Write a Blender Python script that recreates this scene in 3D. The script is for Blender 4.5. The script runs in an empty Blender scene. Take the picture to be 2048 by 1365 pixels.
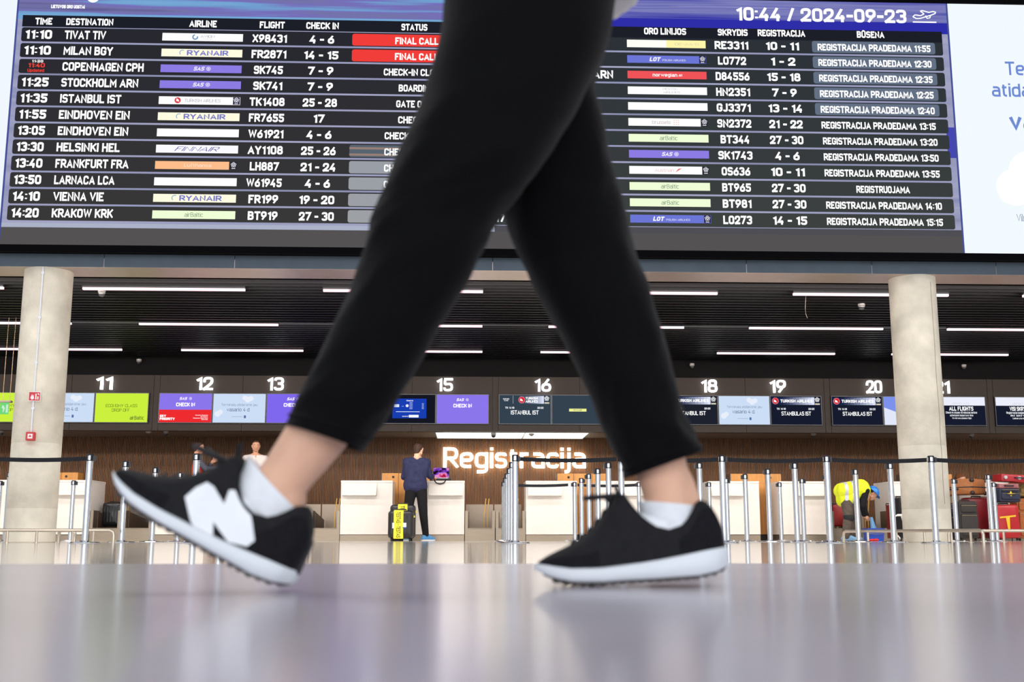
import bpy, bmesh, math, random
from mathutils import Vector, Matrix, noise
from mathutils.geometry import tessellate_polygon
C = bpy.context.scene.collection
SC = bpy.context.scene
PI = math.pi
random.seed(7)

# ------------------------------------------------------------------ camera
F_PX, CX, CY, CAM_H = 2250.0, 1024.0, 682.5, 0.073
PITCH, YAW = math.radians(9.88), math.radians(-2.1)
cam_d = bpy.data.cameras.new('camera')
cam = bpy.data.objects.new('camera', cam_d)
C.objects.link(cam)
cam.location = (0, 0, CAM_H)
cam.rotation_euler = (PI / 2 + PITCH, 0, YAW)
cam_d.sensor_width = 36.0
cam_d.lens = F_PX / 2048.0 * 36.0
cam_d.clip_start = 0.02
cam_d.clip_end = 300
cam_d.dof.use_dof = True
cam_d.dof.focus_distance = 17.0
cam_d.dof.aperture_fstop = 5.0
SC.camera = cam
RM = (Matrix.Rotation(YAW, 3, 'Z') @ Matrix.Rotation(PI / 2 + PITCH, 3, 'X'))


def at(px, py, Y):
    """where a photo pixel's sight line meets the vertical plane at depth Y"""
    d = RM @ Vector(((px - CX) / F_PX, -(py - CY) / F_PX, -1))
    return Vector((0, 0, CAM_H)) + d * (Y / d.y)


# ------------------------------------------------------------------ light and exposure
SC.view_settings.view_transform = 'Standard'
SC.view_settings.look = 'None'
SC.view_settings.exposure = 0.0
SC.view_settings.gamma = 1.0
SC.view_settings.use_curve_mapping = False
SC.cycles.use_denoising = True
SC.cycles.max_bounces = 8
SC.cycles.sample_clamp_indirect = 6.0
W = bpy.data.worlds.new('World')
SC.world = W
W.use_nodes = True
W.node_tree.nodes['Background'].inputs[0].default_value = (0.86, 0.93, 1.0, 1)
W.node_tree.nodes['Background'].inputs[1].default_value = 0.62


def area(name, loc, rot, sx, sy, power, col):
    l = bpy.data.lights.new(name, 'AREA')
    l.shape = 'RECTANGLE'; l.size = sx; l.size_y = sy; l.energy = power; l.color = col
    o = bpy.data.objects.new(name, l); C.objects.link(o)
    o.location = loc; o.rotation_euler = rot
    return o


# added area lights: one behind the camera, two overhead
area('behind_camera_fill', (0, -12, 4.2), (math.radians(84), 0, 0), 34, 7, 2300, (0.97, 0.98, 1.0))
area('overhead_fill', (-6, 7.5, 9.0), (0, 0, 0), 9, 3, 420, (1.0, 0.95, 0.9))  # added overhead fill pair
area('overhead_fill', (7, 7.5, 9.0), (0, 0, 0), 9, 3, 420, (1.0, 0.95, 0.9))

# added fill strips without fixtures under the black ceiling, aimed at the counters
area('counter_fill', (0.3, 15.6, 3.55), (math.radians(62), 0, 0), 30, 0.3, 880, (1.0, 0.95, 0.9))
area('counter_fill', (0.3, 18.9, 3.585), (math.radians(40), 0, 0), 30, 0.3, 420, (1.0, 0.94, 0.9))


# ------------------------------------------------------------------ materials
def lin(c):
    c = c / 255.0
    return c / 12.92 if c <= 0.04045 else ((c + 0.055) / 1.055) ** 2.4


def rgb(r, g, b):
    return (lin(r), lin(g), lin(b), 1)


MATS = {}


def M(name, col, rough=0.5, metal=0.0, spec=0.5, noise_amt=0.0, noise_scale=8.0, bump=0.0, bump_scale=40.0, stretch=None, coat=0.0):
    if name in MATS:
        return MATS[name]
    m = bpy.data.materials.new(name); MATS[name] = m
    m.use_nodes = True
    nt = m.node_tree; p = nt.nodes['Principled BSDF']
    p.inputs['Base Color'].default_value = rgb(*col)
    p.inputs['Roughness'].default_value = rough
    p.inputs['Metallic'].default_value = metal
    p.inputs['Specular IOR Level'].default_value = spec
    p.inputs['Coat Weight'].default_value = coat
    tc = nt.nodes.new('ShaderNodeTexCoord'); mp = nt.nodes.new('ShaderNodeMapping')
    nt.links.new(tc.outputs['Object'], mp.inputs['Vector'])
    if stretch:
        mp.inputs['Scale'].default_value = stretch
    nz = nt.nodes.new('ShaderNodeTexNoise'); nz.inputs['Scale'].default_value = noise_scale; nz.inputs['Detail'].default_value = 6
    nt.links.new(mp.outputs['Vector'], nz.inputs['Vector'])
    mx = nt.nodes.new('ShaderNodeMix'); mx.data_type = 'RGBA'
    k = noise_amt if noise_amt else 0.04
    c = rgb(*col)
    mx.inputs['A'].default_value = (c[0] * (1 - k), c[1] * (1 - k), c[2] * (1 - k), 1)
    mx.inputs['B'].default_value = (min(1, c[0] * (1 + k)), min(1, c[1] * (1 + k)), min(1, c[2] * (1 + k)), 1)
    rp = nt.nodes.new('ShaderNodeMapRange'); rp.inputs[1].default_value = 0.3; rp.inputs[2].default_value = 0.7
    nt.links.new(nz.outputs['Fac'], rp.inputs[0])
    nt.links.new(rp.outputs[0], mx.inputs['Factor'])
    nt.links.new(mx.outputs['Result'], p.inputs['Base Color'])
    if bump:
        n2 = nt.nodes.new('ShaderNodeTexNoise'); n2.inputs['Scale'].default_value = bump_scale; n2.inputs['Detail'].default_value = 4
        nt.links.new(mp.outputs['Vector'], n2.inputs['Vector'])
        b = nt.nodes.new('ShaderNodeBump'); b.inputs['Strength'].default_value = bump; b.inputs['Distance'].default_value = 0.02
        nt.links.new(n2.outputs['Fac'], b.inputs['Height'])
        nt.links.new(b.outputs['Normal'], p.inputs['Normal'])
    return m


def EM(col, strength=1.0):
    key = 'glow_%d_%d_%d_%g' % (col[0], col[1], col[2], strength)
    if key in MATS:
        return MATS[key]
    m = bpy.data.materials.new(key); MATS[key] = m
    m.use_nodes = True
    nt = m.node_tree; nt.nodes.clear()
    o = nt.nodes.new('ShaderNodeOutputMaterial'); e = nt.nodes.new('ShaderNodeEmission')
    e.inputs[0].default_value = rgb(*col); e.inputs[1].default_value = strength
    nt.links.new(e.outputs[0], o.inputs[0])
    return m


def EM_streak(name, cols, scale=(0.12, 1, 3.0), nscale=2.0, strength=1.0):
    """a lit screen picture of soft horizontal streaks"""
    m = bpy.data.materials.new(name); m.use_nodes = True
    nt = m.node_tree; nt.nodes.clear()
    o = nt.nodes.new('ShaderNodeOutputMaterial'); e = nt.nodes.new('ShaderNodeEmission'); e.inputs[1].default_value = strength
    tc = nt.nodes.new('ShaderNodeTexCoord'); mp = nt.nodes.new('ShaderNodeMapping'); mp.inputs['Scale'].default_value = scale
    nz = nt.nodes.new('ShaderNodeTexNoise'); nz.inputs['Scale'].default_value = nscale; nz.inputs['Detail'].default_value = 3
    r = nt.nodes.new('ShaderNodeValToRGB')
    el = r.color_ramp.elements
    n = len(cols)
    while len(el) < n: el.new(0.5)
    for i, c in enumerate(cols):
        el[i].position = 0.3 + 0.4 * i / max(1, n - 1); el[i].color = rgb(*c)
    nt.links.new(tc.outputs['Object'], mp.inputs[0]); nt.links.new(mp.outputs[0], nz.inputs['Vector'])
    nt.links.new(nz.outputs['Fac'], r.inputs[0]); nt.links.new(r.outputs[0], e.inputs[0]); nt.links.new(e.outputs[0], o.inputs[0])
    return m


def grid_lines(m, period, width, dark, axes=(0, 1), offset=(0, 0, 0)):
    """thin joint lines every `period` metres along the given object axes, multiplied into the base colour"""
    nt = m.node_tree; p = nt.nodes['Principled BSDF']
    src = p.inputs['Base Color'].links[0].from_socket
    tc = nt.nodes.new('ShaderNodeTexCoord'); sp = nt.nodes.new('ShaderNodeSeparateXYZ')
    nt.links.new(tc.outputs['Object'], sp.inputs[0])
    fac = None
    for a in axes:
        ad = nt.nodes.new('ShaderNodeMath'); ad.operation = 'ADD'; ad.inputs[1].default_value = 1000 * period[a] + offset[a]
        nt.links.new(sp.outputs[a], ad.inputs[0])
        md = nt.nodes.new('ShaderNodeMath'); md.operation = 'MODULO'; md.inputs[1].default_value = period[a]
        nt.links.new(ad.outputs[0], md.inputs[0])
        lt = nt.nodes.new('ShaderNodeMath'); lt.operation = 'LESS_THAN'; lt.inputs[1].default_value = width
        nt.links.new(md.outputs[0], lt.inputs[0])
        if fac is None: fac = lt
        else:
            mxx = nt.nodes.new('ShaderNodeMath'); mxx.operation = 'MAXIMUM'
            nt.links.new(fac.outputs[0], mxx.inputs[0]); nt.links.new(lt.outputs[0], mxx.inputs[1]); fac = mxx
    mx = nt.nodes.new('ShaderNodeMix'); mx.data_type = 'RGBA'
    nt.links.new(fac.outputs[0], mx.inputs['Factor']); nt.links.new(src, mx.inputs['A'])
    mx.inputs['B'].default_value = rgb(*dark)
    nt.links.new(mx.outputs['Result'], p.inputs['Base Color'])
    return m


# ------------------------------------------------------------------ mesh building
class MB:
    def __init__(s):
        s.v = []; s.f = []

    def add(s, vs, fs):
        n = len(s.v); s.v += [tuple(v) for v in vs]; s.f += [tuple(i + n for i in f) for f in fs]
        return s

    def box(s, x0, x1, y0, y1, z0, z1):
        return s.add([(x0, y0, z0), (x1, y0, z0), (x1, y1, z0), (x0, y1, z0), (x0, y0, z1), (x1, y0, z1), (x1, y1, z1), (x0, y1, z1)],
                     [(0, 3, 2, 1), (4, 5, 6, 7), (0, 1, 5, 4), (1, 2, 6, 5), (2, 3, 7, 6), (3, 0, 4, 7)])

    def rect(s, x0, x1, z0, z1, y):
        return s.add([(x0, y, z0), (x1, y, z0), (x1, y, z1), (x0, y, z1)], [(0, 1, 2, 3)])

    def rrect(s, x0, x1, z0, z1, y, r, corners=(1, 1, 1, 1), n=5):
        pts = []
        for (cx, cz, a0, on) in ((x1 - r, z1 - r, 0, corners[1]), (x0 + r, z1 - r, 90, corners[0]), (x0 + r, z0 + r, 180, corners[3]), (x1 - r, z0 + r, 270, corners[2])):
            if on:
                for i in range(n + 1):
                    a = math.radians(a0 + 90 * i / n); pts.append((cx + r * math.cos(a), y, cz + r * math.sin(a)))
            else:
                a = math.radians(a0 + 45); pts.append((cx + r * (1 if math.cos(a) > 0 else -1), y, cz + r * (1 if math.sin(a) > 0 else -1)))
        return s.add(pts, [tuple(range(len(pts)))])

    def rbox(s, x0, x1, y0, y1, z0, z1, r, n=4):
        """box with rounded vertical silhouette corners (in xz), a case shape"""
        ring = []
        for (cx, cz, a0) in ((x1 - r, z1 - r, 0), (x0 + r, z1 - r, 90), (x0 + r, z0 + r, 180), (x1 - r, z0 + r, 270)):
            for i in range(n + 1):
                a = math.radians(a0 + 90 * i / n); ring.append((cx + r * math.cos(a), cz + r * math.sin(a)))
        k = len(ring); e = min(r, (y1 - y0) * 0.3)
        cx, cz = (x0 + x1) / 2, (z0 + z1) / 2
        def ins(p, d):
            w, h = (x1 - x0) / 2, (z1 - z0) / 2
            return (cx + (p[0] - cx) * (1 - d / w), cz + (p[1] - cz) * (1 - d / h))
        layers = [(y0, e), (y0 + e * .3, e * .3), (y0 + e, 0), (y1 - e, 0), (y1 - e * .3, e * .3), (y1, e)]
        vs = []
        for (yy, d) in layers:
            for p in ring:
                q = ins(p, d); vs.append((q[0], yy, q[1]))
        fs = [tuple(range(k)), tuple(reversed(range(k * 5, k * 6)))]
        for l in range(5):
            for i in range(k):
                fs.append((l * k + i, (l + 1) * k + i, (l + 1) * k + (i + 1) % k, l * k + (i + 1) % k))
        return s.add(vs, fs)

    def tube(s, pts, r, n=8, caps=True):
        pts = [Vector(p) for p in pts]
        rs = r if isinstance(r, (list, tuple)) else [r] * len(pts)
        vs = []; fs = []
        up = None
        for i, p in enumerate(pts):
            t = (pts[min(i + 1, len(pts) - 1)] - pts[max(i - 1, 0)]).normalized()
            if up is None:
                up = Vector((0, 0, 1)) if abs(t.z) < 0.9 else Vector((1, 0, 0))
            a = (up - t * up.dot(t)).normalized(); b = t.cross(a); up = a
            for k in range(n):
                an = 2 * PI * k / n
                vs.append(p + (a * math.cos(an) + b * math.sin(an)) * rs[i])
        for i in range(len(pts) - 1):
            for k in range(n):
                fs.append((i * n + k, i * n + (k + 1) % n, (i + 1) * n + (k + 1) % n, (i + 1) * n + k))
        if caps:
            fs.append(tuple(reversed(range(n)))); fs.append(tuple(range(len(vs) - n, len(vs))))
        return s.add(vs, fs)

    def lathe(s, prof, n=24, c=(0, 0, 0)):
        vs = []; fs = []
        for (r, z) in prof:
            for k in range(n):
                a = 2 * PI * k / n; vs.append((c[0] + r * math.cos(a), c[1] + r * math.sin(a), c[2] + z))
        for i in range(len(prof) - 1):
            for k in range(n):
                fs.append((i * n + k, i * n + (k + 1) % n, (i + 1) * n + (k + 1) % n, (i + 1) * n + k))
        fs.append(tuple(reversed(range(n)))); fs.append(tuple(range(len(vs) - n, len(vs))))
        return s.add(vs, fs)

    def cone(s, a, ra, b, rb, n=14, h=4):
        """closed rounded cone between two spheres"""
        a = Vector(a); b = Vector(b); t = b - a
        L = t.length
        t = t / L if L > 1e-6 else Vector((0, 0, 1))
        up = Vector((0, 0, 1)) if abs(t.z) < 0.9 else Vector((1, 0, 0))
        u = (up - t * up.dot(t)).normalized(); w = t.cross(u)
        rings = []
        for i in range(1, h + 1):
            an = -PI / 2 + PI / 2 * i / h; rings.append((a + t * ra * math.sin(an), ra * math.cos(an)))
        for i in range(0, h):
            an = PI / 2 * i / h; rings.append((b + t * rb * math.sin(an), rb * math.cos(an)))
        vs = [a - t * ra]
        for (c, r) in rings:
            for k in range(n):
                an = 2 * PI * k / n; vs.append(c + (u * math.cos(an) + w * math.sin(an)) * r)
        vs.append(b + t * rb)
        fs = []
        for k in range(n): fs.append((0, 1 + (k + 1) % n, 1 + k))
        for i in range(len(rings) - 1):
            for k in range(n):
                fs.append((1 + i * n + k, 1 + i * n + (k + 1) % n, 1 + (i + 1) * n + (k + 1) % n, 1 + (i + 1) * n + k))
        o = 1 + (len(rings) - 1) * n
        for k in range(n): fs.append((o + k, o + (k + 1) % n, len(vs) - 1))
        return s.add(vs, fs)

    def ell(s, c, r, n=16, h=10):
        vs = []; fs = []
        for i in range(h + 1):
            a = -PI / 2 + PI * i / h
            for k in range(n):
                b = 2 * PI * k / n
                vs.append((c[0] + r[0] * math.cos(a) * math.cos(b), c[1] + r[1] * math.cos(a) * math.sin(b), c[2] + r[2] * math.sin(a)))
        for i in range(h):
            for k in range(n):
                fs.append((i * n + k, i * n + (k + 1) % n, (i + 1) * n + (k + 1) % n, (i + 1) * n + k))
        return s.add(vs, fs)

    def loft(s, rings, caps=True):
        n = len(rings[0]); vs = [p for r in rings for p in r]; fs = []
        for i in range(len(rings) - 1):
            for k in range(n):
                fs.append((i * n + k, i * n + (k + 1) % n, (i + 1) * n + (k + 1) % n, (i + 1) * n + k))
        if caps:
            fs.append(tuple(reversed(range(n)))); fs.append(tuple(range(len(vs) - n, len(vs))))
        return s.add(vs, fs)

    def moved(s, mtx):
        s.v = [tuple(mtx @ Vector(v)) for v in s.v]; return s

    def mesh(s, name, mat, smooth=False):
        me = bpy.data.meshes.new(name); me.from_pydata(s.v, [], s.f); me.materials.append(mat)
        if smooth:
            for p in me.polygons: p.use_smooth = True
        return me

    def build(s, name, mat, parent=None, smooth=False, fix=True, bevel=0.0, auto=None):
        me = s.mesh(name, mat)
        bm = bmesh.new(); bm.from_mesh(me)
        if fix:
            bmesh.ops.remove_doubles(bm, verts=bm.verts, dist=1e-6)
            bmesh.ops.recalc_face_normals(bm, faces=bm.faces)
        if bevel:
            bmesh.ops.bevel(bm, geom=[e for e in bm.edges if len(e.link_faces) == 2 and e.calc_face_angle(0) > 0.6], offset=bevel, segments=2, affect='EDGES', clamp_overlap=True)
        if smooth or auto:
            lim = math.radians(auto or 50)
            for f in bm.faces: f.smooth = True
            for e in bm.edges:
                if len(e.link_faces) == 2 and e.calc_face_angle(0) > lim: e.smooth = False
        bm.to_mesh(me); bm.free()
        o = bpy.data.objects.new(name, me); C.objects.link(o)
        if parent is not None: o.parent = parent
        return o


def thing(name, label, cat, loc=(0, 0, 0), rz=0, group=None):
    o = bpy.data.objects.new(name, None); C.objects.link(o)
    o.location = loc; o.rotation_euler = (0, 0, rz); o.empty_display_size = 0.1
    o['label'] = label; o['category'] = cat
    if group: o['group'] = group
    return o


def tag(o, label, cat, group=None):
    o['label'] = label; o['category'] = cat
    if group: o['group'] = group
    return o


def struct(o):
    o['kind'] = 'structure'; return o


def kids(o):
    return [c for c in o.children]


def dup(root, loc, label, rz=None, skip=()):
    r = root.copy(); C.objects.link(r); r.location = loc; r['label'] = label
    if rz is not None: r.rotation_euler = (0, 0, rz)
    for ch in list(root.children):
        if ch.name.split('.')[0] in skip: continue
        c = ch.copy(); C.objects.link(c); c.parent = r
        for g in list(ch.children):
            d = g.copy(); C.objects.link(d); d.parent = c
    return r


# ------------------------------------------------------------------ lettering: a condensed signage alphabet drawn with strokes
XH = .72
_w = .56


def _g():
    w = _w; G = {}
    R = lambda *p: ('r', list(p)); S = lambda *p: ('s', list(p)); O = lambda *p: ('o', list(p))
    q = .5 * w
    G['A'] = (.64, [S((0, 0), (.32, 1), (.64, 0)), S((.12, .28), (.52, .28))])
    G['B'] = (w, [S((0, 0), (0, 1)), R((0, 0), (w, 0), (w, .53), (0, .53)), R((0, .53), (w * .94, .53), (w * .94, 1), (0, 1))])
    G['C'] = (w, [R((w, .7), (w, 1), (0, 1), (0, 0), (w, 0), (w, .3))])
    G['D'] = (w, [S((0, 0), (0, 1)), R((0, 0), (w, 0), (w, 1), (0, 1))])
    G['E'] = (w * .86, [S((w * .86, 1), (0, 1), (0, 0), (w * .86, 0)), S((0, .52), (w * .76, .52))])
    G['F'] = (w * .84, [S((w * .84, 1), (0, 1), (0, 0)), S((0, .5), (w * .76, .5))])
    G['G'] = (w, [R((w, .8), (w, 1), (0, 1), (0, 0), (w, 0), (w, .43)), S((w, .2), (w, .43)), S((w, .43), (q * 1.1, .43))])
    G['H'] = (w, [S((0, 0), (0, 1)), S((w, 0), (w, 1)), S((0, .52), (w, .52))])
    G['I'] = (0, [S((0, 0), (0, 1))])
    G['J'] = (.4, [R((.4, 1), (.4, 0), (0, 0), (0, .16))])
    G['K'] = (w, [S((0, 0), (0, 1)), S((w, 1), (.04, .4)), S((.2, .56), (w, 0))])
    G['L'] = (w * .82, [S((0, 1), (0, 0), (w * .82, 0))])
    G['M'] = (.72, [S((0, 0), (0, 1), (.36, .32), (.72, 1), (.72, 0))])
    G['N'] = (w, [S((0, 0), (0, 1), (w, 0), (w, 1))])
    G['O'] = (w, [O((0, 0), (w, 0), (w, 1), (0, 1))])
    G['P'] = (w, [S((0, 0), (0, 1)), R((0, .44), (w, .44), (w, 1), (0, 1))])
    G['Q'] = (w, [O((0, 0), (w, 0), (w, 1), (0, 1)), S((q, .22), (w + .04, -.04))])
    G['R'] = (w, [S((0, 0), (0, 1)), R((0, .46), (w, .46), (w, 1), (0, 1)), S((q * .9, .46), (w + .02, 0))])
    G['S'] = (w, [R((w, .81), (w, 1), (0, 1), (0, .52), (w, .52), (w, 0), (0, 0), (0, .19))])
    G['T'] = (w, [S((0, 1), (w, 1)), S((q, 1), (q, 0))])
    G['U'] = (w, [R((0, 1), (0, 0), (w, 0), (w, 1))])
    G['V'] = (.62, [S((0, 1), (.31, 0), (.62, 1))])
    G['W'] = (.92, [S((0, 1), (.22, 0), (.46, .92), (.70, 0), (.92, 1))])
    G['X'] = (w, [S((0, 0), (w, 1)), S((0, 1), (w, 0))])
    G['Y'] = (.6, [S((0, 1), (.3, .45), (.6, 1)), S((.3, .45), (.3, 0))])
    G['Z'] = (w, [S((0, 1), (w, 1), (0, 0), (w, 0))])
    G['Ū'] = (w, G['U'][1] + [S((.08, 1.2), (w - .08, 1.2))])
    G['Ž'] = (w, G['Z'][1] + [S((.1, 1.3), (q, 1.17), (w - .1, 1.3))])
    d = .54
    G['0'] = (d, [O((0, 0), (d, 0), (d, 1), (0, 1))])
    G['1'] = (.27, [S((0, .76), (.27, 1), (.27, 0))])
    G['2'] = (d, [R((0, .72), (0, 1), (d, 1), (d, .56), (.0, .0)), S((0, 0), (d, 0))])
    G['3'] = (d, [R((0, .81), (0, 1), (d, 1), (d, .53), (.2, .53)), R((.2, .53), (d, .53), (d, 0), (0, 0), (0, .19))])
    G['4'] = (d, [S((.34, 1), (0, .27), (d + .04, .27)), S((d * .76, .52), (d * .76, 0))])
    G['5'] = (d, [S((d, 1), (.06, 1), (.03, .55)), R((.03, .55), (d, .58), (d, 0), (0, 0), (0, .22))])
    G['6'] = (d, [O((0, 0), (d, 0), (d, .58), (0, .58)), S((.02, .36), (.40, 1))])
    G['7'] = (d, [S((0, 1), (d, 1), (.17, 0))])
    G['8'] = (d, [O((0, 0), (d, 0), (d, .54), (0, .54)), O((.03, .54), (d - .03, .54), (d - .03, 1), (.03, 1))])
    G['9'] = (d, [O((0, .42), (d, .42), (d, 1), (0, 1)), S((d - .02, .64), (.14, 0))])
    G['-'] = (.26, [S((0, .45), (.26, .45))])
    G['/'] = (.3, [S((0, 0), (.3, 1))])
    G['.'] = (0, [S((0, -.07), (0, .07))])
    G[':'] = (0, [S((0, .1), (0, .26)), S((0, .66), (0, .82))])
    x = XH; v = .5
    G['a'] = (v, [R((.03, x), (v, x), (v, 0)), R((v, .0), (0, 0), (0, .42), (v, .42))])
    G['b'] = (v, [O((0, 0), (v, 0), (v, x), (0, x)), S((0, 0), (0, 1.06))])
    G['c'] = (v * .9, [R((v * .9, x * .82), (v * .9, x), (0, x), (0, 0), (v * .9, 0), (v * .9, x * .18))])
    G['d'] = (v, [O((0, 0), (v, 0), (v, x), (0, x)), S((v, 0), (v, 1.06))])
    G['e'] = (v, [R((0, .35), (v, .35), (v, x), (0, x), (0, 0), (v * .95, 0))])
    G['f'] = (.3, [R((.1, 0), (.1, 1.04), (.34, 1.04)), S((-.02, x), (.32, x))])
    G['g'] = (v, [O((0, 0), (v, 0), (v, x), (0, x)), R((v, x), (v, -.3), (.02, -.3))])
    G['h'] = (v, [S((0, 0), (0, 1.06)), R((0, x), (v, x), (v, 0))])
    G['i'] = (0, [S((0, 0), (0, x)), S((0, .92), (0, 1.08))])
    G['j'] = (.1, [R((.1, x), (.1, -.3), (-.12, -.3)), S((.1, .92), (.1, 1.08))])
    G['k'] = (v, [S((0, 0), (0, 1.06)), S((v * .9, x), (.04, .3)), S((.16, .42), (v, 0))])
    G['l'] = (.06, [R((0, 1.06), (0, 0), (.14, 0))])
    G['m'] = (.84, [S((0, 0), (0, x)), R((0, x), (.42, x), (.42, 0)), R((.42, x), (.84, x), (.84, 0))])
    G['n'] = (v, [S((0, 0), (0, x)), R((0, x), (v, x), (v, 0))])
    G['o'] = (v, [O((0, 0), (v, 0), (v, x), (0, x))])
    G['p'] = (v, [O((0, 0), (v, 0), (v, x), (0, x)), S((0, x), (0, -.3))])
    G['r'] = (.32, [S((0, 0), (0, x)), R((0, x * .7), (0, x), (.34, x))])
    G['s'] = (v * .86, [R((v * .84, x * .84), (v * .84, x), (0, x), (0, .38), (v * .86, .38), (v * .86, 0), (0, 0), (0, .12))])
    G['t'] = (.3, [R((.09, .96), (.09, 0), (.32, 0)), S((-.03, x), (.32, x))])
    G['u'] = (v, [R((0, x), (0, 0), (v, 0)), S((v, x), (v, 0))])
    G['v'] = (.5, [S((0, x), (.25, 0), (.5, x))])
    G['w'] = (.8, [S((0, x), (.2, 0), (.4, x * .92), (.6, 0), (.8, x))])
    G['y'] = (.5, [S((0, x), (.27, .02)), S((.5, x), (.16, -.3))])
    G['z'] = (.46, [S((0, x), (.46, x), (0, 0), (.46, 0))])
    G['ą'] = (v, G['a'][1] + [R((v, 0), (v - .12, -.22), (v + .06, -.24))])
    G['ž'] = (.46, G['z'][1] + [S((.08, 1.06), (.23, .92), (.38, 1.06))])
    return G


GL = _g()
TXT = {}
CAPH = 1.0


def _fillet(pts, closed, r):
    n = len(pts); out = []
    idx = range(n) if closed else range(1, n - 1)
    if not closed: out.append(pts[0])
    for i in idx:
        a, b, c = Vector(pts[i - 1]), Vector(pts[i]), Vector(pts[(i + 1) % n])
        u, w = a - b, c - b
        lu, lw = u.length, w.length
        f1 = .5 if (closed or 0 < i - 1) else 1.0; f2 = .5 if (closed or i + 1 < n - 1) else 1.0
        k = min(r, lu * f1, lw * f2)
        p0, p1 = b + u / lu * k, b + w / lw * k
        for q in range(6):
            t = q / 5; p = p0 * (1 - t) ** 2 + b * 2 * t * (1 - t) + p1 * t * t
            # pull a little towards the corner so the bend is rounder than a parabola
            p = p + (b - p) * .10 * math.sin(PI * t); out.append((p.x, p.y))
    if not closed: out.append(pts[-1])
    return out


def _stroke(pts, closed, t, vs, fs, ext):
    P_ = [Vector(p) for p in pts]; Q = []
    for p in P_:
        if not Q or (p - Q[-1]).length > 1e-4: Q.append(p)
    if closed and (Q[0] - Q[-1]).length < 1e-4: Q.pop()
    n = len(Q); L = []; R_ = []
    for i, p in enumerate(Q):
        a = Q[i - 1] if (i or closed) else None; b = Q[(i + 1) % n] if (i < n - 1 or closed) else None
        d0 = (p - a).normalized() if a is not None else None; d1 = (b - p).normalized() if b is not None else None
        d0 = d0 or d1; d1 = d1 or d0
        n0, n1 = Vector((-d0.y, d0.x)), Vector((-d1.y, d1.x))
        m = n0 + n1
        m = m.normalized() if m.length > 1e-5 else n0
        k = min(1 / max(.3, m.dot(n0)), 2.0)
        L.append(p + m * t / 2 * k); R_.append(p - m * t / 2 * k)
    z = ext
    o = len(vs)
    for l, r in zip(L, R_): vs += [(l.x, l.y, z), (r.x, r.y, z)]
    seg = n if closed else n - 1
    for i in range(seg):
        j = (i + 1) % n; fs.append((o + 2 * i, o + 2 * i + 1, o + 2 * j + 1, o + 2 * j))
    if ext:
        o2 = len(vs)
        for l, r in zip(L, R_): vs += [(l.x, l.y, -z), (r.x, r.y, -z)]
        for i in range(seg):
            j = (i + 1) % n
            fs.append((o2 + 2 * i, o2 + 2 * j, o2 + 2 * j + 1, o2 + 2 * i + 1))
            fs.append((o + 2 * i, o + 2 * j, o2 + 2 * j, o2 + 2 * i)); fs.append((o + 2 * i + 1, o2 + 2 * i + 1, o2 + 2 * j + 1, o + 2 * j + 1))
        if not closed:
            fs.append((o, o2, o2 + 1, o + 1)); e = 2 * (n - 1); fs.append((o + e, o + e + 1, o2 + e + 1, o2 + e))


def glyphs(s, bold=0.0, shear=0.0, ext=0.0):
    key = (s, bold, shear, ext)
    if key in TXT: return TXT[key]
    t = min(.25, .088 + bold * 5.5); vs = []; fs = []; x = 0.0
    for ch in s:
        if ch == ' ': x += .36; continue
        w, strokes = GL.get(ch, GL['O'])
        lo, hi = t / 2, 1 - t / 2
        mp = lambda p: (x + t / 2 + p[0] * (1 - .25 * t), (lo + p[1] * (hi - lo)))
        for kind, pts in strokes:
            rad = .26 if kind != 's' else 0
            pp = pts if kind == 's' else _fillet(pts, kind == 'o', rad)
            n0 = len(vs)
            mpp = [mp(p) for p in pp]
            if kind != 'o' and len(pp) > 1:
                for e, nb in ((0, 1), (-1, -2)):
                    px, py = pts[e]; a, b = Vector(mpp[e]), Vector(mpp[nb]); dv = (a - b)
                    flat = abs(dv.y) < 1e-6
                    if (flat and (abs(px) < 1e-6 or abs(px - w) < 1e-6)) or (not flat and min(abs(py), abs(py - 1), abs(py - XH)) < 1e-6):
                        a = a + dv.normalized() * t / 2; mpp[e] = (a.x, a.y)
            _stroke(mpp, kind == 'o', t, vs, fs, ext)
            if kind == 's' and all(-.001 <= p[1] <= 1.001 for p in pts):
                for q in range(n0, len(vs)): vs[q] = (vs[q][0], max(0.0, min(1.0, vs[q][1])), vs[q][2])
        x += w * (1 - .25 * t) + t + .085
    if shear: vs = [(v[0] + shear * v[1], v[1], v[2]) for v in vs]
    xs = [v[0] for v in vs] or [0, 1]
    TXT[key] = (vs, fs, min(xs), max(xs))
    return TXT[key]


def text(mb, s, y, z, h, x0=None, x1=None, xc=None, w=None, bold=0.018, shear=0.0, cond=0.92, depth=0.0):
    """write s on the plane y=const facing the hall: capitals h tall centred on height z; x0 left edge / xc centre / x0..x1 fitted"""
    vs, fs, a, b = glyphs(s, bold, shear, 0.0 if not depth else depth / h * CAPH / 2)
    k = h / CAPH
    nat = (b - a) * k * cond
    if x0 is not None and x1 is not None: w = x1 - x0
    sx = k * cond if w is None else w / (b - a)
    W_ = nat if w is None else w
    if xc is not None: x0 = xc - W_ / 2
    elif x0 is None: x0 = x1 - W_
    mb.add([(x0 + (v[0] - a) * sx, y - v[2] * k, z + (v[1] - CAPH / 2) * k) for v in vs], fs)
    return W_


def poly2d(mb, pts, y):
    mb.add([(p[0], y, p[1]) for p in pts], [tuple(t) for t in tessellate_polygon([[Vector((p[0], p[1], 0)) for p in pts]])])


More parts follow.
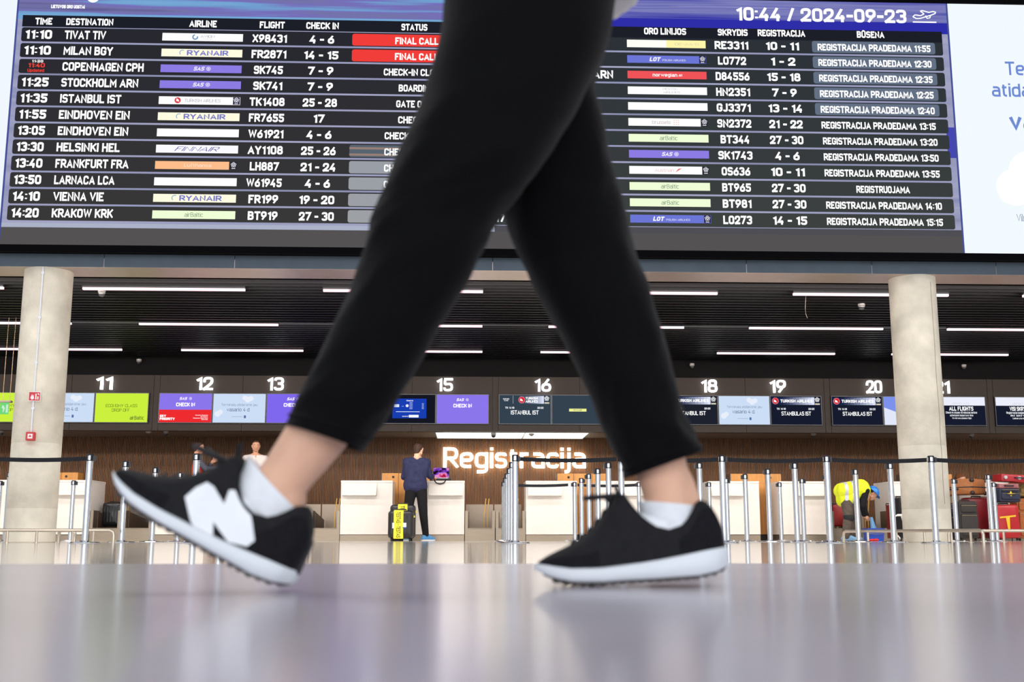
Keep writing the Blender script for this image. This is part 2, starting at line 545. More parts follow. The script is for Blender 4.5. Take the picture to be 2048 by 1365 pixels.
def disc(mb, x, z, r, y, n=20, r2=None, a0=0, a1=360):
    if r2 is None and a1 - a0 >= 360:
        mb.add([(x + r * math.cos(2 * PI * i / n), y, z + r * math.sin(2 * PI * i / n)) for i in range(n)], [tuple(range(n))])
    else:
        vs = []
        for i in range(n + 1):
            a = math.radians(a0 + (a1 - a0) * i / n)
            vs += [(x + r * math.cos(a), y, z + r * math.sin(a)), (x + (r2 or 0) * math.cos(a), y, z + (r2 or 0) * math.sin(a))]
        mb.add(vs, [(2 * i, 2 * i + 2, 2 * i + 3, 2 * i + 1) for i in range(n)])


def star(mb, x, z, r, y):
    """ring of five petals with a point star, the alliance mark"""
    for i in range(5):
        a = math.radians(90 + 72 * i)
        cx, cz = x + r * .62 * math.cos(a), z + r * .62 * math.sin(a)
        disc(mb, cx, cz, r * .42, y, n=8, r2=r * .24)


# ------------------------------------------------------------------ the setting
CEIL, SOFF, FASC, WALL = 3.66, 2.176, 22.8, 24.6
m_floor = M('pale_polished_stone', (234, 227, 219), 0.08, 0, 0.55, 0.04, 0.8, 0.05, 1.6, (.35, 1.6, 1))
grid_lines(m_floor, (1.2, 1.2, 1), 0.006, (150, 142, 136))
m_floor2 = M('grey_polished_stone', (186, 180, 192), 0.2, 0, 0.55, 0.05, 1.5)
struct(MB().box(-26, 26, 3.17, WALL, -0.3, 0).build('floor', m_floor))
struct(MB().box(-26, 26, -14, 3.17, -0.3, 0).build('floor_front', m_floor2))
m_oak = M('brown_wood_slats', (112, 75, 45), 0.5, 0, 0.3, 0.25, 3.0, 0, 40, (9, 9, 0.7))
mb = MB().box(-15, 16, WALL + 0.03, WALL + 0.25, 0, SOFF + .6)
x = -14.9
while x < 15.9:
    mb.box(x, x + 0.024, WALL, WALL + 0.02, 0, SOFF + .3); x += 0.034
struct(mb.build('wall_back', m_oak))
# suspended bulkhead that carries the numbers and screens
m_fas = M('dark_brown_board', (48, 39, 33), 0.6, 0, 0.25, 0.06, 4.0)
mb = MB(); X0 = -9.76
edges = []
for k in range(-1, 8):
    b0 = -6.28 + 3.42 * (k - 0)
    edges += [b0 - 3.42, b0 - 3.42 + 1.66, b0 - 0.12]
edges = sorted(edges)
for a, b in zip(edges[:-1], edges[1:]):
    mb.box(a + .004, b - .004, FASC, FASC + .02, SOFF, 3.3)
mb.box(-15, 16, FASC + .02, FASC + .2, SOFF + .005, CEIL + .3)
struct(mb.build('wall_fascia', m_fas))
struct(MB().box(-15, 16, FASC + .2, WALL, SOFF + .03, SOFF + .1).build('ceiling_soffit', M('soffit_board', (120, 108, 98), 0.4)))
m_black = M('black_ceiling_paint', (8, 7, 8), 0.45, 0, 0.12)
mb = MB().box(-15, 16, 15.2, FASC + .1, CEIL + .12, CEIL + .3)
y = 15.45
while y < 22.7:
    mb.box(-15, 16, y, y + 0.05, CEIL, CEIL + .12); y += 0.2
struct(mb.build('ceiling', m_black))
struct(MB().box(-15, 16, FASC - .02, FASC, 3.3, CEIL + .12).build('wall_bulkhead_top', M('matt_black_board', (14, 13, 13), 0.8, 0, 0.1)))
# beam below the flight board: blue-grey face of boards, bare metal underside
m_beam = M('blue_grey_board', (86, 99, 112), 0.55, 0, 0.4, 0.06, 6.0)
mb = MB(); x = -15.2
while x < 16:
    mb.box(x + .004, x + 1.72 - .004, 14.72, 14.76, 3.6, 4.3); x += 1.72
struct(mb.build('wall_beam', m_beam))
struct(MB().box(-15.2, 16, 14.725, 15.3, 3.598, 3.72).build('trim_1', M('brushed_soffit_metal', (196, 182, 176), 0.34, 0.85, 0.5)))
struct(MB().box(-15.2, 16, 14.78, 15.4, 3.72, 9).build('wall_upper', M('dark_upper_wall', (40, 42, 48), 0.6)))

struct(MB().box(-5.75, -3.6, 22.42, 23.7, 0, .1).build('floor_platform', M('grey_vinyl', (120, 116, 112), .5)))
# concrete columns
m_conc = M('bare_concrete', (232, 222, 204), 0.7, 0, 0.3, 0.2, 2.4, 0.25, 25.0)
COLS = [(-5.70, 15.02), (6.10, 15.02)]
for i, (cx, cy) in enumerate(COLS):
    prof = [(.30, 0), (.31, .01), (.31, .43), (.307, .435), (.31, .44), (.31, 1.27), (.306, 1.275), (.31, 1.28), (.31, 3.6)]
    o = MB().lathe(prof, 48).build('concrete_column', m_conc, smooth=True, auto=40)
    o.location = (cx, cy, 0); o['kind'] = 'structure'
    if i == 1:
        s = MB()
        zz = 0.5
        pts = []
        while zz < 3.55:
            a = math.radians(-62 + 3 * noise.noise(Vector((zz * 2, 0, 0)))); pts.append((.311 * math.cos(a), .311 * math.sin(a), zz)); zz += .12
        s.tube(pts, 0.004, 6).build('crack', M('dark_seam', (160, 150, 136), 0.9), o)


def world_part(mb, name, mat, parent, **kw):
    """a part whose points are given in world coordinates"""
    L = Vector(parent.location)
    p = parent.parent
    while p is not None:
        L = L + Vector(p.location); p = p.parent
    mb.v = [(v[0] - L[0], v[1] - L[1], v[2] - L[2]) for v in mb.v]
    return mb.build(name, mat, parent, **kw)


# ------------------------------------------------------------------ ceiling light lines
m_led = EM((255, 208, 220), 2.2)
m_rail = M('black_aluminium', (24, 24, 26), 0.35, 0.6)
LED = None
ROWS = (('row nearest the flight board', 16.15, -5.63), ('middle one of three rows', 18.9, -5.61), ('row nearest the counters', 21.6, -5.58))
ORD = ('first', 'second', 'third', 'fourth', 'fifth', 'last')
for (rn, yy, x0) in ROWS:
    for k in range(-1, 5):
        lab = 'white ceiling light line, %s from the left, %s' % (ORD[k + 1], rn)
        loc = (x0 + 3.465 * k + 1.165, yy, CEIL - 0.03)
        if LED is None:
            LED = thing('ceiling_light', lab, 'light', loc, 0, 'light lines in the black ceiling')
            MB().box(-1.17, 1.17, -.03, .03, .005, .06).build('housing', m_rail, LED)
            MB().box(-1.165, 1.165, -.025, .025, -.026, .005).build('diffuser', m_led, LED)
        else:
            dup(LED, loc, lab)

# ------------------------------------------------------------------ the flight board
BY = 14.5
board = thing('departure_board', 'huge lit flight departure board with white side panels, hung above the beam', 'display board', (0.23, BY, 3.83))
P = lambda mb, name, mat, par=None, **k: world_part(mb, name, mat, par or board, **k)
P(MB().box(-14, 15, BY + .02, BY + .2, 3.77, 7.52).box(-14, 15, BY - .03, BY + .02, 3.74, 3.835).box(-14, 15, BY - .03, BY + .02, 7.445, 7.6), 'housing', M('black_screen_frame', (3, 3, 5), 0.7, 0, 0.04))
bd = P(MB().rect(-6.165, 6.615, 3.835, 7.445, BY), 'backdrop', EM_streak('board_backdrop', [(126, 132, 158), (150, 152, 186), (164, 166, 196), (128, 134, 176)], (0.10, 1, 2.2), 1.6))
P(MB().rect(-6.165, 1.2, 6.99, 7.445, BY - .002), 'header_band', EM_streak('board_header_soft', [(98, 92, 150), (116, 116, 168), (118, 110, 186), (112, 160, 208), (120, 170, 214)], (0.12, 1, 3.4), 2.2), bd)
P(MB().rect(-6.165, 1.2, 6.985, 7.075, BY - .003), 'header_stripe', EM((116, 168, 214)), bd)
P(MB().rect(1.2, 6.615, 6.99, 7.445, BY - .002), 'header_band', EM_streak('board_header_blue', [(60, 60, 168), (96, 98, 176), (128, 130, 188), (104, 106, 178), (150, 154, 202)], (0.08, 1, 4.0), 2.6), bd)
P(MB().rect(1.2, 6.615, 6.985, 7.15, BY - .003), 'header_stripe', EM((46, 46, 168)), bd)
P(MB().rect(6.5, 6.615, 5.18, 5.62, BY - .002), 'header_stripe', EM((70, 72, 178)), bd)
P(MB().rect(-6.165, 6.615, 3.835, 4.075, BY - .004), 'foot_band', EM((84, 82, 82)), bd)
P(MB().rect(0.3, 6.615, 4.05, 4.16, BY - .003), 'foot_band', EM((78, 78, 84)), bd)
P(MB().rect(-6.165, 0.3, 4.075, 4.135, BY - .0035), 'foot_stripe', EM((172, 178, 200)), bd)
P(MB().rect(-14, -6.19, 3.835, 7.445, BY), 'side_panel', EM((238, 245, 252), 1.02))
rp = P(MB().rect(6.64, 15, 3.835, 7.445, BY), 'side_panel', EM((240, 248, 254), 1.02))
P(MB().rect(-6.19, -6.165, 3.835, 7.445, BY - .001), 'panel_joint', EM((70, 80, 150)))
P(MB().rect(6.615, 6.64, 3.835, 7.445, BY - .001), 'panel_joint', EM((70, 80, 150)))
# writing on the right-hand panel
mb = MB()
c1 = at(2010, 137, BY); c2 = at(1983, 180, BY); c3 = at(2018, 247, BY)
text(mb, 'Terminalą', BY - .006, c1.z, .2, x0=c1.x, bold=.012, cond=.95)
text(mb, 'atidarome jau', BY - .006, c2.z, .2, x0=c2.x, bold=.012, cond=.95)
text(mb, 'vasario 4 d.', BY - .006, c3.z + .02, .26, x0=c3.x, bold=.02, cond=.95)
P(mb, 'lettering', EM((112, 140, 212)), rp)
mb = MB(); c4 = at(2033, 436, BY)
text(mb, 'Vilniaus', BY - .006, c4.z, .1, x0=c4.x, bold=.0, cond=.8)
P(mb, 'small_lettering', EM((92, 116, 150)), rp)
mb = MB()
for (px, py, rr) in ((2030, 375, .26), (2060, 345, .3), (2018, 388, .14), (2100, 380, .3)):
    q = at(px, py, BY); disc(mb, q.x, q.z, rr, BY - .003 - rr * .001, 28)
P(mb, 'cloud', EM((255, 255, 255), 1.1), rp)

m_wt = EM((255, 255, 255), 1.35)
mb = MB()
ws = P(MB().box(-6.1, 0.2, BY - .006, BY - .002, 6.88, 7.045).box(0.3, 6.53, BY - .006, BY - .002, 6.855, 7.02), 'heading_row', EM((28, 30, 40)))
zz = 6.958
for s, a, b in (('TIME', 71, 105), ('DESTINATION', 133, 227), ('AIRLINE', 379, 434), ('FLIGHT', 520, 570), ('CHECK IN', 613, 678), ('STATUS', 803, 855)):
    text(mb, s, BY - .01, zz, .098, x0=at(a, 46, BY).x, x1=at(b, 46, BY).x, bold=.024); P(mb, 'heading_lettering', m_wt, ws); mb = MB()
for s, a, b in (('ORO LINIJOS', 1288, 1372), ('SKRYDIS', 1435, 1495), ('REGISTRACIJA', 1515, 1610), ('BŪSENA', 1713, 1768)):
    text(mb, s, BY - .01, zz, .098, x0=at(a, 66, BY).x, x1=at(b, 66, BY).x, bold=.024); P(mb, 'heading_lettering', m_wt, ws); mb = MB()
# clock, date, take-off mark, operator's mark
mb = MB()
text(mb, '10:44 / 2024-09-23', BY - .01, 7.237, .2, x0=at(1472, 30, BY).x, x1=at(1812, 34, BY).x, bold=.02)
P(mb, 'clock_and_date', m_wt)
q = at(1848, 36, BY); X, Z = q.x, q.z
mb = MB()
body = [(-.16, .0), (-.13, .03), (-.05, .02), (.0, .045), (-.05, .09), (-.02, .095), (.07, .07), (.13, .085), (.165, .075), (.16, .055), (.1, .03), (-.05, -.02), (-.11, -.025)]
for a, b in zip(body, body[1:] + body[:1]):
    mb.tube([(X + a[0], BY - .01, Z + .01 + a[1]), (X + b[0], BY - .01, Z + .01 + b[1])], .007, 5)
mb.tube([(X + .02, BY - .01, Z + .03), (X + .04, BY - .01, Z - .01), (X + .08, BY - .01, Z), (X + .09, BY - .01, Z + .04)], .007, 5)
mb.box(X - .165, X + .165, BY - .014, BY - .008, Z - .075, Z - .06)
P(mb, 'takeoff_mark', m_wt)
mb = MB(); q = at(136, 14, BY)
text(mb, 'LIETUVOS ORO UOSTAI', BY - .01, q.z, .05, x0=at(103, 13, BY).x, x1=at(170, 15, BY).x, bold=.04)
q = at(187, -6, BY)
disc(mb, q.x, q.z, .085, BY - .01, 28)
q = at(160, -4, BY)
text(mb, 'VILNIUS', BY - .01, q.z + .02, .07, x0=at(140, -4, BY).x, x1=at(170, -4, BY).x, bold=.03)
P(mb, 'operator_mark', m_wt)

ROWSL = [
 ('11:10', 'TIVAT TIV', 213, 'avion', 'X98431', '4 - 6', 'r', 'FINAL CALL'),
 ('11:10', 'MILAN BGY', 227, 'ryan', 'FR2871', '14 - 15', 'r', 'FINAL CALL'),
 ('', 'COPENHAGEN CPH', 288, 'sas', 'SK745', '7 - 9', '', 'CHECK-IN CLOSED'),
 ('11:25', 'STOCKHOLM ARN', 277, 'sas', 'SK741', '7 - 9', '', 'BOARDING'),
 ('11:35', 'ISTANBUL IST', 243, 'turk', 'TK1408', '25 - 28', '', 'GATE OPEN'),
 ('11:55', 'EINDHOVEN EIN', 260, 'ryan', 'FR7655', '17', '', 'CHECK-IN'),
 ('13:05', 'EINDHOVEN EIN', 257, 'white', 'W61921', '4 - 6', '', 'CHECK-IN OPENS'),
 ('13:30', 'HELSINKI HEL', 240, 'finn', 'AY1108', '25 - 26', 'm', 'CHECK-IN OPENS'),
 ('13:40', 'FRANKFURT FRA', 258, 'luft', 'LH887', '21 - 24', 'g', 'CHECK-IN OPENS'),
 ('13:50', 'LARNACA LCA', 230, 'white', 'W61945', '4 - 6', 'g', 'CHECK-IN OPENS'),
 ('14:10', 'VIENNA VIE', 208, 'ryan', 'FR199', '19 - 20', 'g', 'CHECK-IN OPENS'),
 ('14:20', 'KRAKOW KRK', 227, 'balt', 'BT919', '27 - 30', 'g', 'CHECK-IN OPENS')]
RP = 'REGISTRACIJA PRADEDAMA '
ROWSR = [
 ('', 0, 'yell', 'RE3311', '10 - 11', 'g', RP + '11:55'),
 ('', 0, 'lot', 'LO772', '1 - 2', 'g', RP + '12:30'),
 ('ARN', 1226, 'norw', 'D84556', '15 - 18', 'g', RP + '12:35'),
 ('T', 1181, 'hest', 'HN2351', '7 - 9', 'g', RP + '12:25'),
 ('', 0, 'white', 'GJ3371', '13 - 14', 'g', RP + '12:40'),
 ('RU', 1199, 'brus', 'SN2372', '21 - 22', '', RP + '13:15'),
 ('', 0, 'balt', 'BT344', '27 - 30', '', RP + '13:20'),
 ('H', 1213, 'sas', 'SK1743', '4 - 6', '', RP + '13:50'),
 ('', 0, 'aust', 'OS636', '10 - 11', '', RP + '13:55'),
 ('', 0, 'balt', 'BT965', '27 - 30', '', 'REGISTRUOJAMA'),
 ('', 0, 'balt', 'BT981', '27 - 30', '', RP + '14:10'),
 ('', 0, 'lot', 'LO273', '14 - 15', '', RP + '15:15')]
LOGOC = {'avion': (255, 255, 255), 'ryan': (255, 252, 226), 'sas': (140, 124, 228), 'turk': (255, 255, 255), 'white': (255, 255, 255), 'finn': (250, 250, 255),
         'luft': (255, 190, 140), 'balt': (240, 255, 215), 'yell': (255, 255, 248), 'lot': (108, 118, 214), 'norw': (240, 84, 88), 'hest': (255, 255, 255), 'brus': (255, 255, 255), 'aust': (255, 255, 255)}


def logo_marks(kind, x0, x1, z, par):
    xc = (x0 + x1) / 2; y = BY - .014
    t = {}
    def L(col): return t.setdefault(col, MB())
    if kind == 'ryan':
        text(L((122, 122, 200)), 'RYANAIR', y, z, .075, x0=xc - .2, x1=xc + .36, bold=.02)
        disc(L((150, 180, 205)), xc - .26, z + .0, .042, y, 12, .03, 60, 230)
    elif kind == 'sas':
        text(L((250, 250, 255)), 'SAS', y, z, .055, x0=xc - .1, x1=xc + .05, bold=.02, shear=.3)
        disc(L((225, 220, 250)), xc + .1, z, .03, y, 14, .02); disc(L((225, 220, 250)), xc + .1, z, .014, y, 8)
    elif kind == 'turk':
        disc(L((222, 60, 72)), xc - .29, z, .042, y); poly2d(L((255, 250, 250)), [(xc - .305, z + .028), (xc - .28, z + .012), (xc - .265, z - .02), (xc - .31, z - .012)], y - .002)
        text(L((150, 150, 165)), 'TURKISH AIRLINES', y, z, .045, x0=xc - .2, x1=xc + .28, bold=.0)
    elif kind == 'finn':
        text(L((84, 74, 160)), 'FINNAIR', y, z, .062, x0=xc - .3, x1=xc + .3, bold=.0, shear=.35)
    elif kind == 'luft':
        text(L((255, 224, 200)), 'Lufthansa', y, z, .045, x0=xc - .16, x1=xc + .2, bold=.01)
    elif kind == 'balt':
        text(L((70, 110, 90)), 'airBaltic', y, z, .06, x0=xc - .12, x1=xc + .12, bold=.0)
    elif kind == 'avion':
        disc(L((110, 150, 190)), xc - .1, z, .04, y, 14, .022, 100, 380)
        text(L((120, 135, 160)), 'AVION', y, z + .01, .035, x0=xc - .03, x1=xc + .16, bold=0)
        text(L((190, 200, 215)), 'EXPRESS', y, z - .028, .016, x0=xc - .01, x1=xc + .13, bold=0)
    elif kind == 'lot':
        text(L((250, 250, 255)), 'LOT', y, z, .06, x0=xc - .24, x1=xc - .08, bold=.04, shear=.25)
        text(L((220, 222, 250)), 'POLISH AIRLINES', y, z - .012, .026, x0=xc - .06, x1=xc + .26, bold=.01)
    elif kind == 'norw':
        text(L((255, 250, 250)), 'norwegian', y, z, .05, x0=xc - .2, x1=xc + .14, bold=.02); text(L((255, 235, 235)), '.at', y, z, .04, x0=xc + .15, x1=xc + .21, bold=.02)
    elif kind == 'hest':
        text(L((185, 175, 195)), 'HESTON', y, z + .024, .03, x0=xc - .06, x1=xc + .14, bold=0); text(L((185, 175, 195)), 'AIRLINES', y, z - .024, .03, x0=xc - .06, x1=xc + .17, bold=0)
    elif kind == 'brus':
        text(L((185, 170, 170)), 'brussels', y, z, .05, x0=xc - .22, x1=xc + .03, bold=0)
        for i in range(3):
            for j in range(3): disc(L((235, 180, 170)), xc + .08 + .03 * i, z + .03 - .03 * j, .007, y, 6)
    elif kind == 'aust':
        text(L((230, 190, 185)), 'Austrian', y, z, .05, x0=xc - .2, x1=xc + .06, bold=0); poly2d(L((228, 120, 110)), [(xc + .08, z - .03), (xc + .12, z + .02), (xc + .17, z + .03), (xc + .13, z + .0)], y)
    elif kind == 'yell':
        mb_ = MB(); mb_.rect(xc + .0, x1, z - .055, z + .055, y + .002); P(mb_, 'picture', EM((255, 246, 170)), par)
        text(L((205, 205, 180)), 'DE-AA-G', y, z, .035, x0=xc + .12, x1=xc + .45, bold=0)
    for col, m_ in t.items():
        P(m_, 'logo', EM(col), par)
    if kind in ('turk', 'lot', 'luft', 'brus', 'aust'):
        m_ = MB(); m_.rect(x1 - .095, x1 - .005, z - .052, z + .052, y); P(m_, 'alliance_mark', EM((36, 34, 66) if kind in ('turk', 'lot') else (44, 44, 52)), par)
        m_ = MB(); star(m_, x1 - .05, z + .012, .036, y - .002); m_.rect(x1 - .075, x1 - .025, z - .043, z - .034, y - .002); P(m_, 'alliance_star', EM((245, 245, 255)), par)


GR = lambda i: (40 + int(1.6 * i), 41 + int(1.4 * i), 48 + int(.8 * i))
for i in range(12):
    z = 6.767 - .2271 * i
    col = GR(i)
    rb = P(MB().rrect(-6.1, 0.2, z - .101, z + .101, BY - .006, .03), 'flight_row', EM(col))
    tm, de, dx, lg, fl, ck, bx, st = ROWSL[i]
    mb = MB()
    if tm: text(mb, tm, BY - .012, z, .128, x0=-6.045, x1=-5.69, bold=.026); P(mb, 'time_lettering', m_wt, rb); mb = MB()
    vs = at(dx, 69 + 32.4 * i, BY).x
    text(mb, de, BY - .012, z, .122, x0=-5.52, x1=vs, bold=.022); P(mb, 'destination_lettering', m_wt, rb); mb = MB()
    text(mb, fl, BY - .012, z - .008, .118, xc=-2.77, w=.078 * len(fl), bold=.024); P(mb, 'flight_number', m_wt, rb); mb = MB()
    text(mb, ck, BY - .012, z - .01, .118, xc=-2.065, w=.062 * len(ck) + .03, bold=.024); P(mb, 'counter_numbers', m_wt, rb); mb = MB()
    if bx: 
        c_ = {'r': (242, 62, 58), 'g': (146 + i, 150 + i, 166), 'm': (88, 100, 112)}[bx]
        P(MB().rrect(-1.65, .12, z - .09, z + .082, BY - .009, .03), 'status_box', EM(c_), rb)
        if bx == 'm': P(MB().rect(-1.65, .12, z + .02, z + .05, BY - .0105).rect(-1.65, .1, z - .07, z - .04, BY - .0105), 'glitch_stripe', EM((150, 128, 118)), rb)
    text(mb, st, BY - .012, z - .012, .1, xc=-.77, w=.059 * len(st), bold=.022); P(mb, 'status_lettering', m_wt, rb); mb = MB()
    if not tm: text(mb, '11:20', BY - .012, z + .07, .036, x0=-5.93, x1=-5.78, bold=.06); P(mb, 'old_time_lettering', m_wt, rb)
    if not tm:
        mb = MB(); text(mb, '11:40', BY - .012, z + .012, .062, x0=-5.975, x1=-5.755, bold=.02); text(mb, 'Updated', BY - .012, z - .062, .045, x0=-5.98, x1=-5.76, bold=.015)
        P(mb, 'red_lettering', EM((244, 70, 60)), rb)
        P(MB().rect(-5.95, -5.76, z + .068, z + .076, BY - .014), 'strike_line', EM((40, 40, 46)), rb)
    lx0, lx1 = -4.215, -3.13
    P(MB().rect(lx0, lx1 - (.11 if lg == 'luft' else 0), z - .06, z + .05, BY - .010), 'airline_box', EM(LOGOC[lg], 1.0), rb)
    logo_marks(lg, lx0, lx1, z - .005, rb)
    # Lithuanian half
    col = GR(i); col = (col[0] + 4, col[1] + 9, col[2] + 8)
    rb = P(MB().rrect(0.3, 6.53, z - .101, z + .101, BY - .006, .03), 'flight_row', EM(col))
    de, dx, lg, fl, ck, bx, st = ROWSR[i]
    mb = MB()
    if de:
        xe = at(dx, 88 + 31.6 * i, BY).x; text(mb, de, BY - .012, z, .12, x1=xe, bold=.022); P(mb, 'destination_lettering', m_wt, rb); mb = MB()
    if i == 11: text(mb, '17:', BY - .012, z, .122, x1=at(1016, 437, BY).x, bold=.022); P(mb, 'time_lettering', m_wt, rb); mb = MB()
    text(mb, fl, BY - .012, z, .118, xc=3.565, w=.078 * len(fl), bold=.024); P(mb, 'flight_number', m_wt, rb); mb = MB()
    text(mb, ck, BY - .012, z, .118, xc=4.275, w=.062 * len(ck) + .03, bold=.024); P(mb, 'counter_numbers', m_wt, rb); mb = MB()
    if bx: P(MB().rrect(4.69, 6.42, z - .085, z + .085, BY - .009, .03), 'status_box', EM((100, 112, 132)), rb)
    text(mb, st, BY - .012, z - .006, .1, xc=5.56 + .01 * (i > 5), w=.0566 * len(st), bold=.022); P(mb, 'status_lettering', m_wt, rb)
    lx0, lx1 = 2.115, 3.205
    P(MB().rect(lx0, lx1 - (.1 if lg in ('brus', 'aust') else 0), z - .05, z + .06, BY - .010), 'airline_box', EM(LOGOC[lg]), rb)
    logo_marks(lg, lx0, lx1, z + .005, rb)

# ------------------------------------------------------------------ counter numbers and the big sign
m_num = EM((244, 250, 255), 7.0)
for i, n in enumerate(range(10, 22)):
    k, j = (n - 10) // 2 - 1, n % 2
    xc = -6.275 + 3.42 * k + (.9 if j == 0 else 2.32)
    mb = MB(); text(mb, str(n), FASC - .06, 3.125, .262, xc=xc, w=.33, bold=.012, depth=.03)
    o = mb.build('counter_number', m_num); tag(o, 'glowing white counter number %d on the dark bulkhead' % n, 'number', 'lit counter numbers')
mb = MB()
vs, fs, a, b = glyphs('Registracija', .011, 0, .03)
kx = 3.1 / (b - a); kz = .445 / CAPH
mb.add([(-.592 + (v[0] - a) * kx, WALL - .07 - v[2] * .5, 1.545 + v[1] * kz) for v in vs], fs)
tag(mb.build('lit_sign', EM((255, 246, 224), 9.0)), 'glowing white word sign mounted on the slatted wood wall', 'sign')

# ------------------------------------------------------------------ screens on the bulkhead
m_fr = M('screen_bezel', (14, 15, 22), 0.35)
DY = FASC - .05


def screen(k, j, label, base, fill):
    x0 = -6.275 + 3.42 * k + 1.075 * j
    t = thing('information_screen', label, 'screen', (x0 + .535, DY, 2.325), 0, 'screens above the check-in counters')
    world_part(MB().box(x0, x0 + 1.07, DY + .004, FASC, 2.322, 2.932), 'housing', m_fr, t)
    pic = world_part(MB().rect(x0 + .015, x0 + 1.055, 2.338, 2.918, DY + .002), 'picture', base if not isinstance(base, tuple) else EM(base), t)
    U = lambda u: x0 + .015 + 1.04 * u
    V = lambda v: 2.338 + .58 * v
    D = {}
    def L(col, st=1.0): return D.setdefault((col, st), MB())
    fill(U, V, L)
    for (col, st), m_ in D.items():
        world_part(m_, 'lettering' if col != (238, 44, 48) else 'red_band', EM(col, st), pic)
    return t


y1, y2 = DY - .002, DY - .004
WH = (255, 255, 255)


def sas(U, V, L):
    text(L(WH, 1.2), 'SAS', y2, V(.83), .055, x0=U(.38), x1=U(.53), bold=.017, shear=.3)
    disc(L((222, 214, 250)), U(.59), V(.83), .03, y2, 14, .02); disc(L((222, 214, 250)), U(.59), V(.83), .013, y2, 8)
    text(L(WH, 1.2), 'CHECK IN', y2, V(.62), .075, x0=U(.32), x1=U(.68), bold=.022)


def sas_red(U, V, L):
    L((238, 44, 48)).rect(U(0), U(1), V(0), V(.44), y1)
    sas(U, V, L)
    text(L(WH, 1.2), 'SKY', y2, V(.22), .05, x0=U(.02), x1=U(.14), bold=.05); text(L(WH, 1.2), 'PRIORITY', y2, V(.12), .05, x0=U(.02), x1=U(.31), bold=.05)
    for q, (s, a, w) in enumerate((('Economy Business', .70, .24), ('Sky Priority', .80, .14), ('Diamond Gold Plus', .66, .28), ('Elite Plus', .82, .12))):
        text(L((255, 235, 235)), s, y2, V(.25 - .05 * q), .02, x0=U(a), x1=U(a + w), bold=.03)


def term(U, V, L):
    text(L((110, 128, 150)), 'Terminalą atidarome jau', y2, V(.62), .05, x0=U(.15), x1=U(.85), bold=0)
    text(L((92, 116, 148)), 'vasario 4 d.', y2, V(.45), .075, x0=U(.26), x1=U(.71), bold=.006)
    L((150, 170, 195)).rect(U(.36), U(.57), V(.195), V(.21), y2); L((84, 112, 168)).rrect(U(.595), U(.635), V(.15), V(.25), y2, .01)
    for (u, v, r) in ((.6, .86, .05), (.66, .8, .06), (.72, .84, .05), (.14, .36, .05), (.09, .3, .06)):
        disc(L((232, 238, 250)), U(u), V(v), r, y1 + .0005 * r, 16)


def green(U, V, L):
    text(L((60, 74, 40)), 'ECONOMY CLASS', y2, V(.57), .062, x0=U(.2), x1=U(.8), bold=.002)
    text(L((60, 74, 40)), 'DROP OFF', y2, V(.415), .062, x0=U(.32), x1=U(.66), bold=.002)
    text(L((40, 60, 40)), 'airBaltic', y2, V(.15), .075, x0=U(.67), x1=U(.94), bold=.006)


def turk(dest, two=False):
    def f(U, V, L):
        n = 14; a0, a1 = (.4, .87) if two else (.0, .87)
        for q in range(n):
            tt = q / (n - 1); c = tuple(int(a + (b - a) * max(0, tt * 1.25 - .25)) for a, b in zip((24, 34, 66) if not two else (74, 84, 104), (220, 226, 248)))
            L(c).rect(U(a0 + (a1 - a0) * q / n), U(a0 + (a1 - a0) * (q + 1) / n), V(.70), V(.97), y1)
        if two:
            text(L(WH, 1.2), 'TURKISH', y2 - .001, V(.89), .05, x0=U(.51), x1=U(.75), bold=.02); text(L(WH, 1.2), 'AIRLINES', y2 - .001, V(.78), .05, x0=U(.51), x1=U(.75), bold=.02)
            text(L((225, 225, 230)), 'BUSINESS', y2, V(.865), .026, x0=U(.07), x1=U(.19), bold=.03); text(L((225, 225, 230)), 'CLASS', y2, V(.81), .026, x0=U(.09), x1=U(.17), bold=.03)
            L((190, 195, 205)).rect(U(.262), U(.268), V(.70), V(.98), y2); cx = .435
        else:
            text(L(WH, 1.2), 'TURKISH AIRLINES', y2 - .001, V(.835), .062, x0=U(.19), x1=U(.83), bold=.022); cx = .09
        disc(L((238, 150, 158)), U(cx), V(.835), .068, y2); disc(L((216, 40, 58)), U(cx), V(.835), .06, y2 - .001)
        poly2d(L(WH), [(U(cx) - .03, V(.835) + .03), (U(cx) + .005, V(.835) + .012), (U(cx) + .03, V(.835) - .03), (U(cx) - .035, V(.835) - .02)], y2 - .002)
        star(L(WH, 1.1), U(.925), V(.885), .05, y2); L((205, 200, 180)).rect(U(.88), U(.975), V(.70), V(.755), y2)
        text(L((235, 238, 245)), 'TK 1418', y2, V(.555), .04, x0=U(.11), x1=U(.29), bold=.03); text(L((235, 238, 245)), '20:25', y2, V(.555), .04, x0=U(.74), x1=U(.86), bold=.03)
        text(L(WH, 1.2), dest, y2, V(.39), .082, xc=U(.495), w=.047 * len(dest), bold=.012)
    return f


def bluebox(U, V, L):
    L((24, 62, 178)).rect(U(.17), U(.83), V(.17), V(.86), y1)
    text(L(WH), 'Check-in', y2, V(.79), .025, x0=U(.44), x1=U(.57), bold=.03)
    L((225, 232, 250)).rect(U(.2), U(.3), V(.56), V(.66), y2); disc(L((235, 240, 255)), U(.455), V(.61), .03, y2)
    for q in range(6): L((190, 205, 245)).rect(U(.5), U(.56), V(.72 - .045 * q), V(.735 - .045 * q), y2)
    for q in range(5): L((190, 205, 245)).rect(U(.74), U(.78), V(.68 - .045 * q), V(.695 - .045 * q), y2)
    L((150, 170, 230)).rect(U(.35), U(.39), V(.58), V(.6), y2)
    L((225, 232, 250)).rect(U(.24), U(.7), V(.39), V(.41), y2)
    text(L(WH), 'www', y2, V(.24), .025, x0=U(.36), x1=U(.48), bold=.03); L(WH).rect(U(.49), U(.68), V(.2), V(.29), y2)


